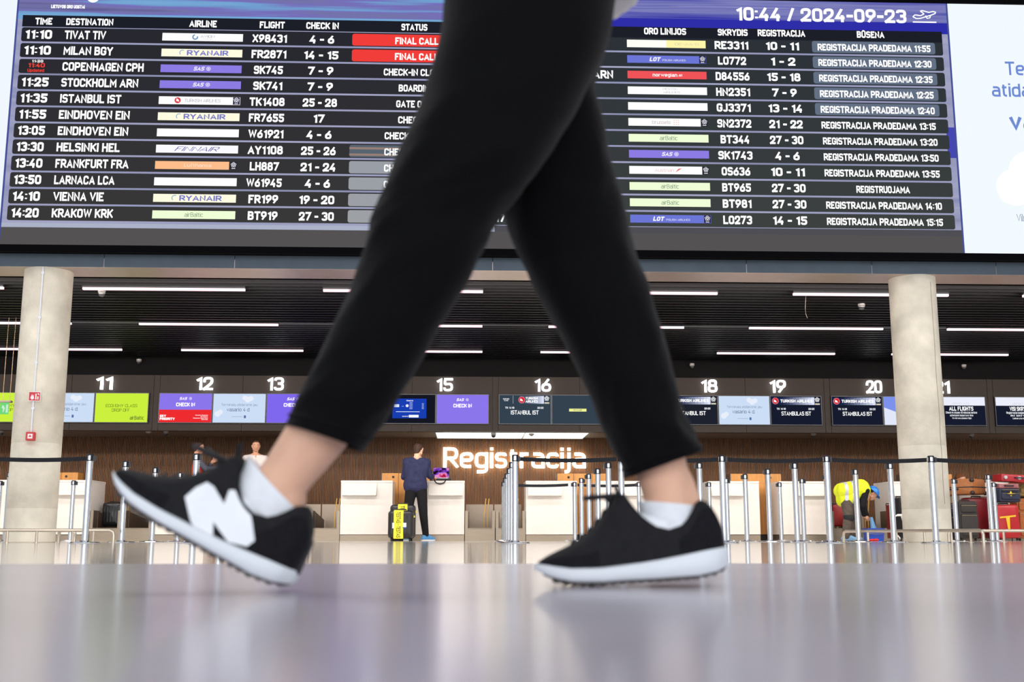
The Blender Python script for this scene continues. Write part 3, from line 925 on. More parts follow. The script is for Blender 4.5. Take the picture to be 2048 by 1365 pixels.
def yellowtag(U, V, L):
    L((240, 244, 150)).rect(U(.33), U(.67), V(.43), V(.53), y1); text(L((120, 130, 110)), 'RYANAIR', y2, V(.48), .035, x0=U(.42), x1=U(.58), bold=.01)


def wave(U, V, L):
    poly2d(L((124, 146, 236)), [(U(0), V(1)), (U(1), V(1)), (U(1), V(.2)), (U(.6), V(.3)), (U(.3), V(.42)), (U(0), V(.62))], y1)


def allf(title, l1, l2, l3):
    def f(U, V, L):
        L((236, 238, 252)).rect(U(0), U(1), V(.7), V(1), y1)
        text(L((214, 208, 214)), 'AIRPORT INFO', y2, V(.77), .04, x0=U(.33), x1=U(.68), bold=0)
        text(L(WH, 1.2), title, y2, V(.59), .085, x0=U(.27), x1=U(.76), bold=.02)
        for q, (s, a) in enumerate(((l1, .2), (l2, .28), (l3, .32))):
            text(L((235, 236, 240)), s, y2, V(.45 - .1 * q), .045 - .005 * q, x0=U(a), x1=U(1.03 - a), bold=.02)
    return f


PUR, BLU, GRN, NVY, TEA = (140, 118, 236), (204, 222, 246), (204, 240, 62), (22, 27, 46), (52, 66, 80)
screen(-1, 0, 'yellow-green drop-off screen under number 10, behind the left concrete column', GRN, green)
screen(-1, 1, 'pale blue notice screen between two yellow-green screens, beside the left column', BLU, term)
screen(-1, 2, 'yellow-green drop-off screen right under number 11', GRN, green)
screen(0, 0, 'purple check-in screen with a red lower band under number 12', PUR, sas_red)
screen(0, 1, 'pale blue notice screen between the screens of numbers 12 and 13', BLU, term)
screen(0, 2, 'purple check-in screen under number 13, partly behind the trouser leg', (128, 104, 238), sas)
screen(1, 0, 'purple screen left of the dark blue-windowed screen, mostly behind the leg', (118, 92, 236), lambda U, V, L: None)
screen(1, 1, 'black screen showing a small bright blue window, left of number 15', (20, 23, 34), bluebox)
screen(1, 2, 'plain purple check-in screen under number 15', PUR, sas)
screen(2, 0, 'slate destination screen with a divided heading under number 16', TEA, turk('ISTANBUL IST', True))
screen(2, 1, 'slate screen with one small yellow tag in its middle', TEA, yellowtag)
screen(2, 2, 'slate screen under number 17, hidden behind the far leg', TEA, lambda U, V, L: None)
screen(3, 0, 'dark destination screen under number 18, cut by the far leg', (30, 34, 46), turk('ISTANBUL IST'))
screen(3, 1, 'pale blue notice screen between numbers 18 and 19', BLU, term)
screen(3, 2, 'navy destination screen with red badge under number 19', NVY, turk('STAMBULAS IST'))
screen(4, 0, 'navy destination screen with red badge under number 20', NVY, turk('STAMBULAS IST'))
screen(4, 1, 'blue and white wave screen partly behind the right column', (226, 232, 250), wave)
screen(4, 2, 'navy all-flights screen with white header right of the column', NVY, allf('ALL FLIGHTS', 'Check-in closes 40 minutes before', 'scheduled departure time', 'We wish you a pleasant flight'))
screen(5, 0, 'navy screen with white header at the right edge', NVY, allf('VISI SKRYDŽIAI', 'Registracija baigiama likus 40 min', 'iki skrydžio', 'Laikas yra nurodytas'))

# ------------------------------------------------------------------ check-in counters
m_white = M('white_laminate', (223, 215, 206), 0.35, 0, 0.5, 0.03)
m_steel = M('brushed_steel', (146, 132, 115), 0.36, 0.85, 0.5, 0.06, 3.0, 0, 40, (1, 1, 30))
m_dark = M('dark_gap', (30, 27, 25), 0.6)
m_rubber = M('black_belt_rubber', (34, 29, 27), 0.7)
m_oak2 = M('orange_oak_veneer', (206, 142, 72), 0.45, 0, 0.4, 0.14, 5.0, 0, 40, (6, 6, .6))
DESKY = 21.05


def desk(mirror):
    """origin at the front lower corner on the unit's outer side, 0.95 m wide"""
    t = thing('check_in_counter', '', 'counter', (0, 0, 0), 0, 'white check-in counters')
    w = .95
    X = (lambda a: w - a) if mirror else (lambda a: a)
    def bx(mb, a, b, y0, y1, z0, z1): return mb.box(min(X(a), X(b)), max(X(a), X(b)), y0, y1, z0, z1)
    mb = MB(); bx(mb, 0, w, 0.0, .03, .115, 1.06); bx(mb, 0, .03, .03, .8, .115, 1.06); bx(mb, w - .03, w, .03, .8, .115, 1.06)
    mb.build('body', m_white, t)
    mb = MB(); bx(mb, -.004, w + .004, -.012, .82, 1.06, 1.1); mb.build('worktop', m_white, t, bevel=.006)
    mb = MB(); a, b = X(.035), X(.66); a, b = min(a, b), max(a, b)
    vs = [(a, -.002, 1.055), (b, -.002, 1.055), (b, -.13, .85), (a, -.13, .85), (a, -.13, .825), (b, -.13, .825), (b, -.002, .815), (a, -.002, .815)]
    mb.add(vs, [(0, 1, 2, 3), (3, 2, 5, 4), (4, 5, 6, 7), (0, 3, 4, 7), (1, 6, 5, 2), (0, 7, 6, 1)])
    mb.build('bag_shelf', m_white, t)
    mb = MB(); bx(mb, .0, w, .012, .03, 0, .105); bx(mb, 0, .02, .03, .78, 0, .105); bx(mb, w - .02, w, .03, .78, 0, .105)
    mb.build('kick_plate', m_steel, t)
    return t


AX = [-2.39 + 3.42 * k for k in range(-2, 4)]
A0, B0 = desk(False), desk(True)
LA = {-2: 'white counter at the far left, mostly behind the left column', -1: 'white counter behind the lifted shoe, nearer the left column', 0: 'white counter left of the man in the navy jumper', 1: 'white counter below the lit word sign, behind the belt tape', 2: 'white counter just right of the far shoe, ledge on its left', 3: 'white counter behind the right column'}
LB = {-2: 'white counter showing right of the left column', -1: 'white counter behind the ankle of the lifted foot', 0: 'white counter with a laptop on it, where the man stands', 1: 'white counter behind the far ankle and tape', 2: 'white counter next to the worker in the yellow vest', 3: 'white counter behind the heap of suitcases'}
for i, k in enumerate(range(-2, 4)):
    for (proto, L, x) in ((A0, LA, AX[i]), (B0, LB, AX[i] + 1.33)):
        if i == 0:
            proto.location = (x, DESKY, 0); proto['label'] = L[k]
        else:
            dup(proto, (x, DESKY, 0), L[k])

# timber cabinets behind each pair of counters
xo = at(764, 947, 22.1).x - AX[2]
zt = at(800, 947, 22.1).z
cab = thing('timber_cabinet', 'orange oak cabinet back behind the man in the navy jumper', 'cabinet', (AX[2] + xo, 22.1, 0), 0, 'oak cabinets behind the counters')
MB().box(.0, .32, 0, .3, .12, zt).box(.325, .68, 0, .3, .12, zt).box(.685, 1.0, 0, .3, .12, zt).build('body', m_oak2, cab, bevel=.004)
MB().box(.02, .98, .03, .28, 0, .12).build('plinth', m_dark, cab)
for xx in (.22, .78):
    MB().lathe([(.0, -.004), (.024, -.004), (.024, .004), (.0, .004)], 16).moved(Matrix.Translation((xx, -.002, zt - .075)) @ Matrix.Rotation(PI / 2, 4, 'X')).build('cable_hole', m_dark, cab)
MB().box(-.012, 0, 0, .3, .0, zt).build('side_panel', M('dark_side_panel', (92, 76, 62), 0.5), cab)
for i, lab in ((0, 'orange oak cabinet back right of the left column'), (1, 'orange oak cabinet back behind the lifted shoe'), (3, 'orange oak cabinet back below the end of the lit sign'), (4, 'orange oak cabinet back between the counters right of the far shoe'), (5, 'orange oak cabinet back left of the right column')):
    dup(cab, (AX[i] + xo, 22.1, 0), lab)

# baggage belts, two per gap
m_pole = M('yellow_brass_rod', (226, 176, 88), 0.35, 0.4)
cv = thing('baggage_conveyor', '', 'conveyor', (0, 0, 0), 0, 'steel baggage conveyors between the counters')
MB().box(.055, .495, 0, .03, .0, .225).box(.055, .495, 0, .1, .215, .232).build('front_plate', m_steel, cv)
for xx in (0, .495):
    MB().box(xx, xx + .055, -.01, 1.5, 0, .235).box(xx, xx + .055, -.01, .35, .235, .55).build('side_post', m_steel, cv, bevel=.005)
MB().box(.055, .495, .1, 1.6, .16, .222).build('belt', m_rubber, cv)
MB().add([(.06, .2, .53), (.06, 1.5, .40), (.06, 1.5, .24), (.06, .2, .24), (.075, .2, .53), (.075, 1.5, .40), (.075, 1.5, .24), (.075, .2, .24)], [(0, 1, 2, 3), (7, 6, 5, 4), (0, 4, 5, 1), (1, 5, 6, 2), (2, 6, 7, 3), (3, 7, 4, 0)]).build('side_guard', M('bronze_guard', (96, 78, 62), 0.4, 0.5), cv)
MB().box(0.01, .55, 1.62, 1.66, 0.2, .71).build('end_plate', M('warm_steel_plate', (150, 134, 118), 0.35, 0.7), cv)
for xx in (.36, .42):
    MB().tube([(xx, .8, .23), (xx - .0, .8, .5), (xx + .035, .8, .80)], .009, 6).build('guide_rod', m_pole, cv)
cl = ['steel baggage conveyor carrying a black case, right of the left column', 'empty steel conveyor under the lifted shoe',
      'steel conveyor half hidden by the heel of the lifted shoe', 'steel conveyor with two rods left of the middle white counter',
      'steel conveyor right of the counter with the laptop', 'steel conveyor behind the bunched posts under the sign',
      'steel conveyor behind the far shoe, left one', 'steel conveyor behind the far shoe, next to the counter',
      'steel conveyor carrying a red case behind the bending worker', 'steel conveyor behind the blue bucket',
      'steel conveyor behind the heap of suitcases', 'steel conveyor at the right edge behind the red suitcases']
n = 0
for i in range(6):
    for j in range(2):
        loc = (AX[i] + 1.33 + .95 + .015 + .565 * j, DESKY + .02, 0)
        if n == 0: cv.location = loc; cv['label'] = cl[0]
        else: dup(cv, loc, cl[n], skip=('guide_rod',) if n in (0, 2) else ())
        n += 1
# bright lamp strip in the soffit above the sign
a, b = at(872, 870, FASC + .6).x, at(1175, 870, FASC + .6).x
sl = thing('soffit_light', 'long bright light panel in the soffit above the lit sign', 'light', ((a + b) / 2, FASC + .9, SOFF + .03))
world_part(MB().box(a, b, FASC + .25, WALL - .1, SOFF + .01, SOFF + .03), 'diffuser', EM((244, 250, 252), 1.7), sl)
world_part(MB().box(a - .02, b + .02, FASC + .23, FASC + .25, SOFF + .0, SOFF + .03).box(a - .02, b + .02, WALL - .1, WALL - .08, SOFF + .0, SOFF + .03).box(a + (b - a) * .58, a + (b - a) * .58 + .02, FASC + .25, WALL - .1, SOFF + .005, SOFF + .01), 'frame', m_steel, sl)

# ------------------------------------------------------------------ queue posts
m_chrome = M('polished_chrome', (224, 226, 232), 0.16, 1.0, 0.5)
m_tape = M('black_belt_webbing', (22, 23, 30), 0.7, 0, 0.3, 0.2, 60)
m_plas = M('dark_plastic', (22, 24, 34), 0.35)
POST = None


def post(X, Y, label, clip=0, tape=None):
    global POST
    if POST is None:
        t = thing('queue_post', label, 'barrier post', (X, Y, 0), 0, 'chrome queue posts')
        MB().lathe([(0, 0), (.165, 0), (.168, .006), (.16, .014), (.06, .02), (.042, .03), (.0, .03)], 32).build('base', m_chrome, t, smooth=True, auto=40)
        MB().lathe([(.036, .02), (.036, .985)], 20).build('pole', m_chrome, t, smooth=True, auto=40)
        mb = MB().lathe([(.0375, .925), (.0375, .935), (.0365, .937)], 20).lathe([(.037, .985), (.037, .998), (.03, 1.003)], 20)
        for q in range(4):
            a = math.radians(40 + 90 * q); c, s = math.cos(a), math.sin(a)
            mm = MB().box(.03, .041, -.011, .011, .93, .988).moved(Matrix.Rotation(a, 4, 'Z')); mb.add(mm.v, mm.f)
        mb.build('cap', m_plas, t)
        MB().box(.034, .062, -.02, .02, .925, .985).build('clip', m_plas, t, bevel=.004)
        POST = t
    else:
        t = dup(POST, (X, Y, 0), label, skip=('belt',))
    for c in t.children:
        if c.name.startswith('clip'): c.rotation_euler = (0, 0, (PI if clip < 0 else 0))
    if tape:
        dx, dy = tape[0] - X, tape[1] - Y; L = math.hypot(dx, dy); vs = []; N = 16
        for q in range(N + 1):
            u = q / N; e = .05 / L; uu = e + u * (1 - 2 * e); sag = -.02 * 4 * uu * (1 - uu)
            p = (dx * uu, dy * uu)
            for (oy, oz) in ((-.0015, -.024), (-.0015, .024), (.0015, .024), (.0015, -.024)): vs.append((p[0], p[1] + oy, .957 + sag + oz))
        mb = MB(); mb.loft([vs[4 * q:4 * q + 4] for q in range(N + 1)])
        mb.build('belt', m_tape, t)
    return t


YS = [12.94, 14.24, 15.55, 16.86, 18.12, 19.45]
OR = ['first', 'second', 'third', 'fourth', 'fifth', 'rearmost']
LX = {1: .51, 2: 1.73, 3: 2.9, 4: 4.12, 5: 5.35, 6: 6.58, 7: 7.84, 8: 9.07}
LN = {1: 'file below the lit sign', 2: 'file left of the far shoe', 3: 'file behind the far ankle', 4: 'file right of the far shoe', 5: 'file before the right column'}
for ln in (1, 2, 3, 4, 5):
    for q, yy in enumerate(YS):
        if ln == 3 and q in (2, 3, 4): continue
        tp = None
        if q == 0: tp = (LX[ln + 1], YS[0])
        if q == 5 and ln in (1, 2): tp = (LX[ln + 1], yy)
        post(LX[ln] + .012 * q * (ln < 3), yy, 'chrome queue post, %s from the front in the %s' % (OR[q], LN[ln]), -1 if (q in (1, 2, 3, 5) and ln != 1) else 1, tp)
post(LX[6], 13.0, 'chrome queue post just past the right edge, holding the long belt')
post(LX[7], 18.12, 'chrome queue post in front of the black soft suitcase')
post(LX[7] - .02, 16.84, 'taller-looking chrome post between the black and the red suitcases')
post(LX[8], 19.35, 'chrome post touching the left edge of the red T suitcase')
post(-4.34, 13.05, 'front chrome post with belt tape running left across the column', 1, (-5.54, 13.1))
post(-4.28, 14.2, 'chrome post behind the raised toe of the lifted shoe')
post(-4.28, 15.54, 'chrome post showing above the lifted shoe, third from its column')
post(-4.25, 16.75, 'farthest chrome post showing above the lifted shoe')
post(-3.10, 12.9, 'front chrome post before the man in the red and grey top')
post(-3.08, 14.16, 'chrome post behind the laces, right of the pointing man', -1)
post(-6.63, 19.2, 'slim chrome post in front of the counter right of the left column')
post(-6.69, 16.7, 'chrome post just left of the left column')
post(-7.92, 19.4, 'chrome post at the left edge before the counter')
post(-5.54, 13.1, 'chrome post just past the left edge, holding the belt end')

# ------------------------------------------------------------------ low bumper rails
m_alu = M('satin_rail_metal', (214, 200, 182), 0.32, 0.75)


def rail(label, p0, p1, legs, h=.15, ends=(1, 1)):
    L = math.hypot(p1[0] - p0[0], p1[1] - p0[1]); a = math.atan2(p1[1] - p0[1], p1[0] - p0[0])
    t = thing('bumper_rail', label, 'rail', (p0[0], p0[1], 0), a, 'low tubular bumper rails')
    pts = [(0, 0, h)] if not ends[0] else [(0, 0, 0), (0, 0, h - .05), (.012, 0, h - .018), (.05, 0, h)]
    pts += [(L / 2, 0, h)]
    pts += [(L, 0, h)] if not ends[1] else [(L - .05, 0, h), (L - .012, 0, h - .018), (L, 0, h - .05), (L, 0, 0)]
    MB().tube(pts, .02, 10).build('rail', m_alu, t, smooth=True)
    for u in legs:
        MB().tube([(L * u, 0, 0), (L * u, 0, h - .01)], .016, 8).lathe([(0, 0), (.035, 0), (.035, .006), (0, .006)], 12, (L * u, 0, 0)).build('leg', m_alu, t)
    return t


q0, q1 = at(1687, 1068, 16.0), at(1966, 1064, 13.4)
rail('long low tubular rail with curved ends before the right column', (q0.x, 16.0), (q1.x, 13.4), (.2, .42, .62, .8))
q0, q1 = at(1897, 1068, 14.6), at(2075, 1064, 14.4)
rail('low tubular rail in front of the suitcases at the right edge', (q0.x, 14.6), (q1.x, 14.4), (.25, .62))
q0, q1 = at(-50, 1068, 13.7), at(228, 1064, 13.9)
rail('long low tubular rail before the left column', (q0.x, 13.7), (q1.x, 13.9), (.23, .44, .7, .85))
q0, q1 = at(118, 1068, 14.6), at(150, 1064, 14.1)
rail('short low tubular rail hoop right of the left column', (q0.x, 14.6), (q1.x, 14.1), ())

# ------------------------------------------------------------------ luggage
def PX(x0, y0, x1, y1, Y):
    a, b = at(x0, y0, Y), at(x1, y1, Y); return a.x, b.x, b.z, a.z


m_wheel = M('black_wheel', (20, 20, 22), 0.5)


def suitcase(label, x0, x1, z0, z1, y0, d, col, soft=False, group=None, strap=None, rz=0, tilt=0, lie=False, ribs=True, name='suitcase', rough=.35):
    w, h = x1 - x0, z1 - z0
    t = thing(name, label, 'suitcase', ((x0 + x1) / 2, y0 + d / 2, z0), rz, group)
    t.rotation_euler = (0, tilt, rz)
    m = M('case_%d_%d_%d' % col, col, .75 if soft else rough, 0, .4, .12 if soft else .05, 30 if soft else 6, .15 if soft else 0, 200)
    wl = 0 if lie else .045
    mb = MB().rbox(-w / 2, w / 2, -d / 2, d / 2, wl, h, min(w, h) * .13)
    if ribs and not soft:
        if lie:
            mb.rbox(-w / 2 - .004, w / 2 + .004, -.012, .012, wl - .0, h + .003, min(w, h) * .13)
        else:
            for q in range(-2, 3):
                mb.box(q * w * .17 - .012, q * w * .17 + .012, -d / 2 - .008, -d / 2 + .01, wl + .08, h - .08)
    mb.build('shell', m, t, smooth=True, auto=35)
    dk = tuple(int(c * .45) for c in col)
    if soft:
        MB().rbox(-w * .42, w * .42, -d / 2 - .03, -d / 2 + .02, wl + .05, h * .68, .03).rbox(-w * .4, w * .4, -d / 2 - .022, -d / 2 + .02, h * .72, h * .93, .03).build('pocket', m, t, smooth=True, auto=35)
        MB().tube([(-w * .38, -d / 2 - .033, h * .64), (w * .38, -d / 2 - .033, h * .64)], .004, 6).tube([(-w * .38, -d / 2 - .026, h * .89), (w * .38, -d / 2 - .026, h * .89)], .004, 6).build('zip', M('brass_zip', (170, 150, 110), .4, .7), t)
    if not lie:
        for sx in (-1, 1):
            MB().lathe([(0, -.013), (.022, -.013), (.022, .013), (0, .013)], 14).moved(Matrix.Translation((sx * w * .36, -d * .25, .024)) @ Matrix.Rotation(PI / 2, 4, 'Y')).build('wheel', m_wheel, t)
        MB().tube([(-.09, 0, h - .01), (-.085, 0, h + .022), (.085, 0, h + .022), (.09, 0, h - .01)], .011, 8).build('handle', M('case_handle', (26, 26, 30), .5), t)
    else:
        MB().tube([(-.08, -d / 2, h * .55), (-.07, -d / 2 - .035, h * .55), (.07, -d / 2 - .035, h * .55), (.08, -d / 2, h * .55)], .012, 8).build('handle', M('case_handle', (26, 26, 30), .5), t)
    if strap:
        xa, xb, sc = strap
        MB().rbox(xa, xb, -d / 2 - .012, d / 2 + .012, wl - .006, h + .008, .02).build('strap', M('strap_%d_%d_%d' % sc, sc, .6), t)
    return t


HG = 'suitcases heaped at the right'
x0, x1, z0, z1 = PX(1893, 1010, 1921, 1078, 20.35)
navy = suitcase('tall navy suitcase half hidden by the right column', x0, x1, 0, z1, 20.3, .26, (34, 40, 62), True, HG)
disc_mb = MB(); poly2d(disc_mb, [(.02, .35), (.1, .33), (.12, .4), (.04, .43)], -.165); disc_mb.build('sticker', M('yellow_sticker', (190, 180, 60), .6), navy)
x0, x1, z0, z1 = PX(1919, 1003, 1963, 1078, 19.7)
suitcase('black soft suitcase with zipped pockets, standing beside the right column', x0, x1, 0, z1, 19.75, .3, (50, 46, 44), True, HG)
x0, x1, z0, z1 = PX(1926, 996, 1988, 1078, 20.45)
suitcase('big dark red suitcase with a pale strap, behind the black one', x0, x1, 0, z1, 20.35, .3, (112, 22, 28), False, HG, ribs=False)
o = bpy.context.scene.objects[-1] if False else None
x0, x1, z0, z1 = PX(1990, 1010, 2043, 1078, 19.85)
tred = suitcase('bright red suitcase marked with a yellow taped T', x0, x1, 0, z1, 19.8, .3, (164, 26, 32), False, HG, tilt=math.radians(-2), ribs=False)
w = x1 - x0
MB().add([(-w * .36, -.157, z1 * .63), (w * .3, -.157, z1 * .66), (w * .31, -.157, z1 * .705), (-w * .36, -.157, z1 * .675)], [(0, 1, 2, 3)]).add([(-.05, -.158, z1 * .66), (.02, -.158, z1 * .66), (.005, -.158, z1 * .3), (-.03, -.158, z1 * .29)], [(0, 1, 2, 3)]).build('taped_letter', M('yellow_tape', (246, 178, 20), .5), tred)
zr = z1
x0, x1, z0, z1 = PX(1990, 978, 2035, 1008, 20.0)
nb = suitcase('navy case with a small yellow emblem, lying on the red T suitcase', x0, x1, zr + .045, z1, 19.85, .34, (38, 42, 62), True, HG, lie=True)
mb = MB(); poly2d(mb, [(0, .10), (.03, .14), (.0, .2), (-.03, .14)], -.205); mb.box(-.06, .07, -.206, -.203, .13, .15); mb.build('emblem', M('yellow_emblem', (236, 196, 40), .5), nb)
zn = z1
x0, x1, z0, z1 = PX(1990, 969, 2030, 977, 20.05)
suitcase('thin dark red and silver case between the navy and red ones', x0, x1, zn + .004, zn + .085, 19.9, .36, (150, 90, 92), False, HG, lie=True, ribs=False, rough=.25)
zf = zn + .085
x0, x1, z0, z1 = PX(1992, 956, 2062, 968, 20.1)
er = suitcase('flat red case with grey wheels lying on top at the right edge', x0, x1, zf + .03, zf + .16, 19.9, .4, (156, 26, 36), False, HG, tilt=math.radians(3), lie=True, ribs=False)
for xx in (-.25, .0):
    MB().lathe([(0, -.02), (.03, -.02), (.03, .02), (0, .02)], 14).moved(Matrix.Translation((xx, -.215, .07)) @ Matrix.Rotation(PI / 2, 4, 'X')).build('wheel', M('grey_wheel', (170, 168, 166), .4), er)
x0, x1, z0, z1 = PX(2038, 997, 2078, 1078, 20.2)
suitcase('orange-brown suitcase cut by the right edge', x0, x1, 0, z1, 20.3, .3, (168, 98, 50), True, HG)
zo = z1
x0, x1, z0, z1 = PX(2036, 972, 2078, 990, 20.3)
suitcase('tan case with a yellow label on the orange-brown suitcase', x0, x1, zo + .045, zo + .25, 20.3, .4, (150, 124, 74), True, HG, lie=True)
# brown leather case lying corner-on upon the pile
qc = at(1936, 995, 20.35)
bz = at(1950, 996, 20.5).z + .05
br = thing('suitcase', 'brown leather case with a dark band lying corner-on upon the pile', 'suitcase', (qc.x, 20.62, bz), math.radians(-52), HG)
m_lea = M('brown_leather', (156, 96, 52), .5, 0, .4, .15, 14)
MB().rbox(-.36, .36, -.25, .25, 0, .285, .04).build('shell', m_lea, br, smooth=True, auto=35)
MB().rbox(-.364, .364, -.254, .254, .12, .145, .012).build('band', M('dark_leather', (36, 26, 24), .5), br)
for sx in (-1, 1):
    for sy in (-1, 1):
        for zc in (.03, .255):
            MB().ell((sx * .335, sy * .225, zc), (.045, .045, .04), 10, 6).build('corner_cap', M('dark_leather', (36, 26, 24), .5), br)
MB().tube([(-.08, -.252, .1), (-.07, -.285, .1), (.07, -.285, .1), (.08, -.252, .1)], .013, 8).build('handle', M('dark_leather', (36, 26, 24), .5), br)
x0, x1, z0, z1 = PX(1786, 1010, 1799, 1078, 20.25)
suitcase('narrow red suitcase behind the white trolley by the column', x0 - .03, x1, 0, z1, 20.3, .25, (140, 26, 34), False, HG, ribs=False)
x0, x1, z0, z1 = PX(1795, 996, 1822, 1078, 19.9)
suitcase('black suitcase at the left side of the right column', x0, x1, 0, z1, 19.85, .3, (28, 28, 30), True, HG)
# white tube trolley
q = at(1797, 1031, 19.6)
tr = thing('luggage_trolley', 'white tubular luggage trolley before the black suitcase', 'trolley', (q.x, 19.6, 0))
mw = M('white_painted_tube', (226, 220, 216), .4)
MB().tube([(-.02, 0, q.z), (.2, 0, q.z)], .02, 8).tube([(-.02, .02, q.z), (.2, .02, q.z - .0)], .014, 8).build('handle', mw, tr)
MB().tube([(.05, 0, q.z), (.1, -.02, .2), (.12, -.05, .03)], .014, 8).build('strut', mw, tr)
MB().tube([(-.11, 0, q.z - .04), (-.13, -.01, .3), (-.07, -.03, .12), (.0, -.05, .03)], .014, 8).tube([(-.11, 0, q.z - .04), (-.02, 0, q.z)], .014, 8).build('curved_strut', mw, tr)
MB().ell((-.11, 0, q.z - .06), (.045, .04, .05), 12, 8).build('bracket', mw, tr)
for xx in (0, .12):
    MB().lathe([(0, -.012), (.03, -.012), (.03, .012), (0, .012)], 14).moved(Matrix.Translation((xx, -.05, .03)) @ Matrix.Rotation(PI / 2, 4, 'Y')).build('wheel', m_wheel, tr)
# cases on the belts
x0, x1, z0, z1 = PX(1662, 1010, 1688, 1054, 21.6)
suitcase('red suitcase on the conveyor behind the bending worker', x0, x1, .225, z1, 21.5, .3, (140, 22, 20), False, None, ribs=False)
x0, x1, z0, z1 = PX(208, 1006, 242, 1053, 21.6)
suitcase('glossy black suitcase on the conveyor right of the left column', x0, x1, .225, z1, 21.5, .35, (22, 22, 24), False, None, rough=.2)


def vtext(mb, s, y, xc, z0, h, w, bold=.01):
    vs, fs, a, b = glyphs(s, bold)
    k = h / CAPH; kx = w / (b - a)
    mb.add([(xc + (v[1] - CAPH / 2) * k, y, z0 - (v[0] - a) * kx) for v in vs], fs)


for (lab, px, Y, d, txt_) in (('front black suitcase with printed yellow strap and sticker beside the man', (776, 1022, 826, 1082), 19.66, .26, 'TESTAS - TESTAS'), ('rear black suitcase with yellow strap, close behind its twin', (780, 1010, 830, 1080), 19.98, .26, 'TESTAS - TESTAS')):
    x0, x1, z0, z1 = PX(*px, Y)
    cx = (x0 + x1) / 2; h = z1
    t = suitcase(lab, x0, x1, 0, z1, Y, d, (30, 28, 28), False, 'black test suitcases', rough=.3)
    so = -.035 if Y < 19.8 else .0
    MB().rbox(so - .085, so + .085, -d / 2 - .014, d / 2 + .014, .04, h + .01, .015).build('strap', M('yellow_strap', (232, 224, 50), .6), t)
    st = t.children[-1]
    mb = MB(); vtext(mb, txt_, -d / 2 - .016, so, h - .02, .07, h - .08, .012); mb.build('lettering', M('black_print', (36, 36, 30), .6), st)
    if Y < 19.8:
        MB().rect(-.14, .1, h * .42, h * .6, -d / 2 - .011).build('sticker', M('white_sticker', (226, 228, 236), .5), t)
        MB().rect(.04, .1, h * .42, h * .46, -d / 2 - .0115).build('sticker', M('blue_sticker', (40, 70, 160), .5), t)
    MB().box(x1 - cx - .02, x1 - cx + .02, -.03, .03, h * .78, h * .84).build('tag', M('yellow_strap', (232, 224, 50), .6), t)

# laptop, its bag, small reader
q = at(881, 956, 21.3)
bag = thing('laptop_bag', 'black laptop bag lying on the counter with its strap hanging down', 'bag', (q.x, 21.28, 1.101))
MB().rbox(-.2, .2, -.14, .14, 0, .045, .02).build('body', M('black_nylon', (24, 22, 24), .7), bag, smooth=True, auto=35)
MB().tube([(-.11, -.15, .03), (-.1, -.25, .0), (-.07, -.268, -.045), (0, -.272, -.062), (.07, -.268, -.045), (.1, -.25, .0), (.11, -.15, .03)], .011, 8).build('strap', M('black_nylon', (24, 22, 24), .7), bag, smooth=True)
lt = thing('laptop', 'open silver laptop with a purple and pink picture, on the black bag', 'laptop', (q.x + .0, 21.28, 1.146), math.radians(-4))
MB().box(-.155, .155, -.11, .11, 0, .014).build('keyboard_base', M('silver_laptop', (176, 172, 170), .35, .6), lt, bevel=.004)
LM = Matrix.Translation((0, .10, .014)) @ Matrix.Rotation(math.radians(-14), 4, 'X')
lid = MB().box(-.155, .155, 0, .008, 0, .212).moved(LM).build('lid', M('black_laptop_lid', (20, 20, 24), .3), lt)
MB().rect(-.148, .148, .012, .205, -.0015).moved(LM).build('picture', EM_streak('laptop_picture', [(12, 12, 24), (18, 14, 34), (120, 60, 190), (236, 150, 210), (206, 40, 90), (18, 14, 30)], (1, 1, 1.3), 6.0), lid)
q = at(724, 961, 21.2)
cr = thing('card_reader', 'small flat black reader on the counter left of the man', 'reader', (q.x, 21.2, 1.1))
MB().box(-.04, .04, -.05, .05, 0, .018).build('body', m_plas, cr, bevel=.004)
MB().box(-.03, .03, -.04, .0, .018, .02).build('key_pad', M('grey_keys', (70, 70, 76), .5), cr)

# worker's things
q = at(1742, 1082, 19.9)
bk = thing('blue_bucket', 'square blue plastic bucket at the bending worker’s feet', 'bucket', (q.x, 19.75, 0))
MB().loft([[(x * s, y * s, z) for (x, y) in ((-.15, -.12), (.15, -.12), (.15, .12), (-.15, .12))] for (s, z) in ((.9, 0), (1.0, .2), (1.04, .2), (1.04, .22), (.96, .22), (.88, .03))]).build('body', M('blue_plastic', (22, 60, 158), .4), bk)
MB().tube([(-.15, 0, .2), (-.17, -.06, .16), (-.12, -.13, .13), (0, -.15, .12), (.12, -.13, .13), (.17, -.06, .16), (.15, 0, .2)], .005, 6).build('handle', m_steel, bk)
q = at(1747, 1080, 19.4)
cl_ = thing('cleaning_cloth', 'crumpled red cloth on the floor before the blue bucket', 'cloth', (q.x, 19.4, 0))
MB().ell((0, 0, .02), (.09, .05, .02), 14, 6).ell((.05, .02, .022), (.05, .04, .022), 12, 6).ell((-.05, -.01, .018), (.05, .035, .018), 12, 6).build('folds', M('red_cloth', (206, 52, 48), .8, 0, .2, .2, 30), cl_, smooth=True)

# ------------------------------------------------------------------ cameras, detectors, signs
m_cw = M('white_camera_plastic', (160, 154, 148), .4)


def dome(label, loc, r=.055, name='security_camera', drop=.0):
    t = thing(name, label, 'security camera', loc, 0, 'security cameras')
    MB().lathe([(0, 0), (r, 0), (r, -.022), (r * .9, -.03), (0, -.03)][::-1], 20).build('mount', m_cw, t, smooth=True, auto=40)
    MB().ell((0, 0, -.045), (r * .85, r * .85, r * 1.0), 18, 12).build('dome', M('smoked_dome', (52, 50, 52), .12), t, smooth=True)
    MB().lathe([(r * .86, -.05), (r * .92, -.047), (r * .92, -.04), (r * .86, -.036)], 20).build('trim_ring', m_cw, t)
    return t


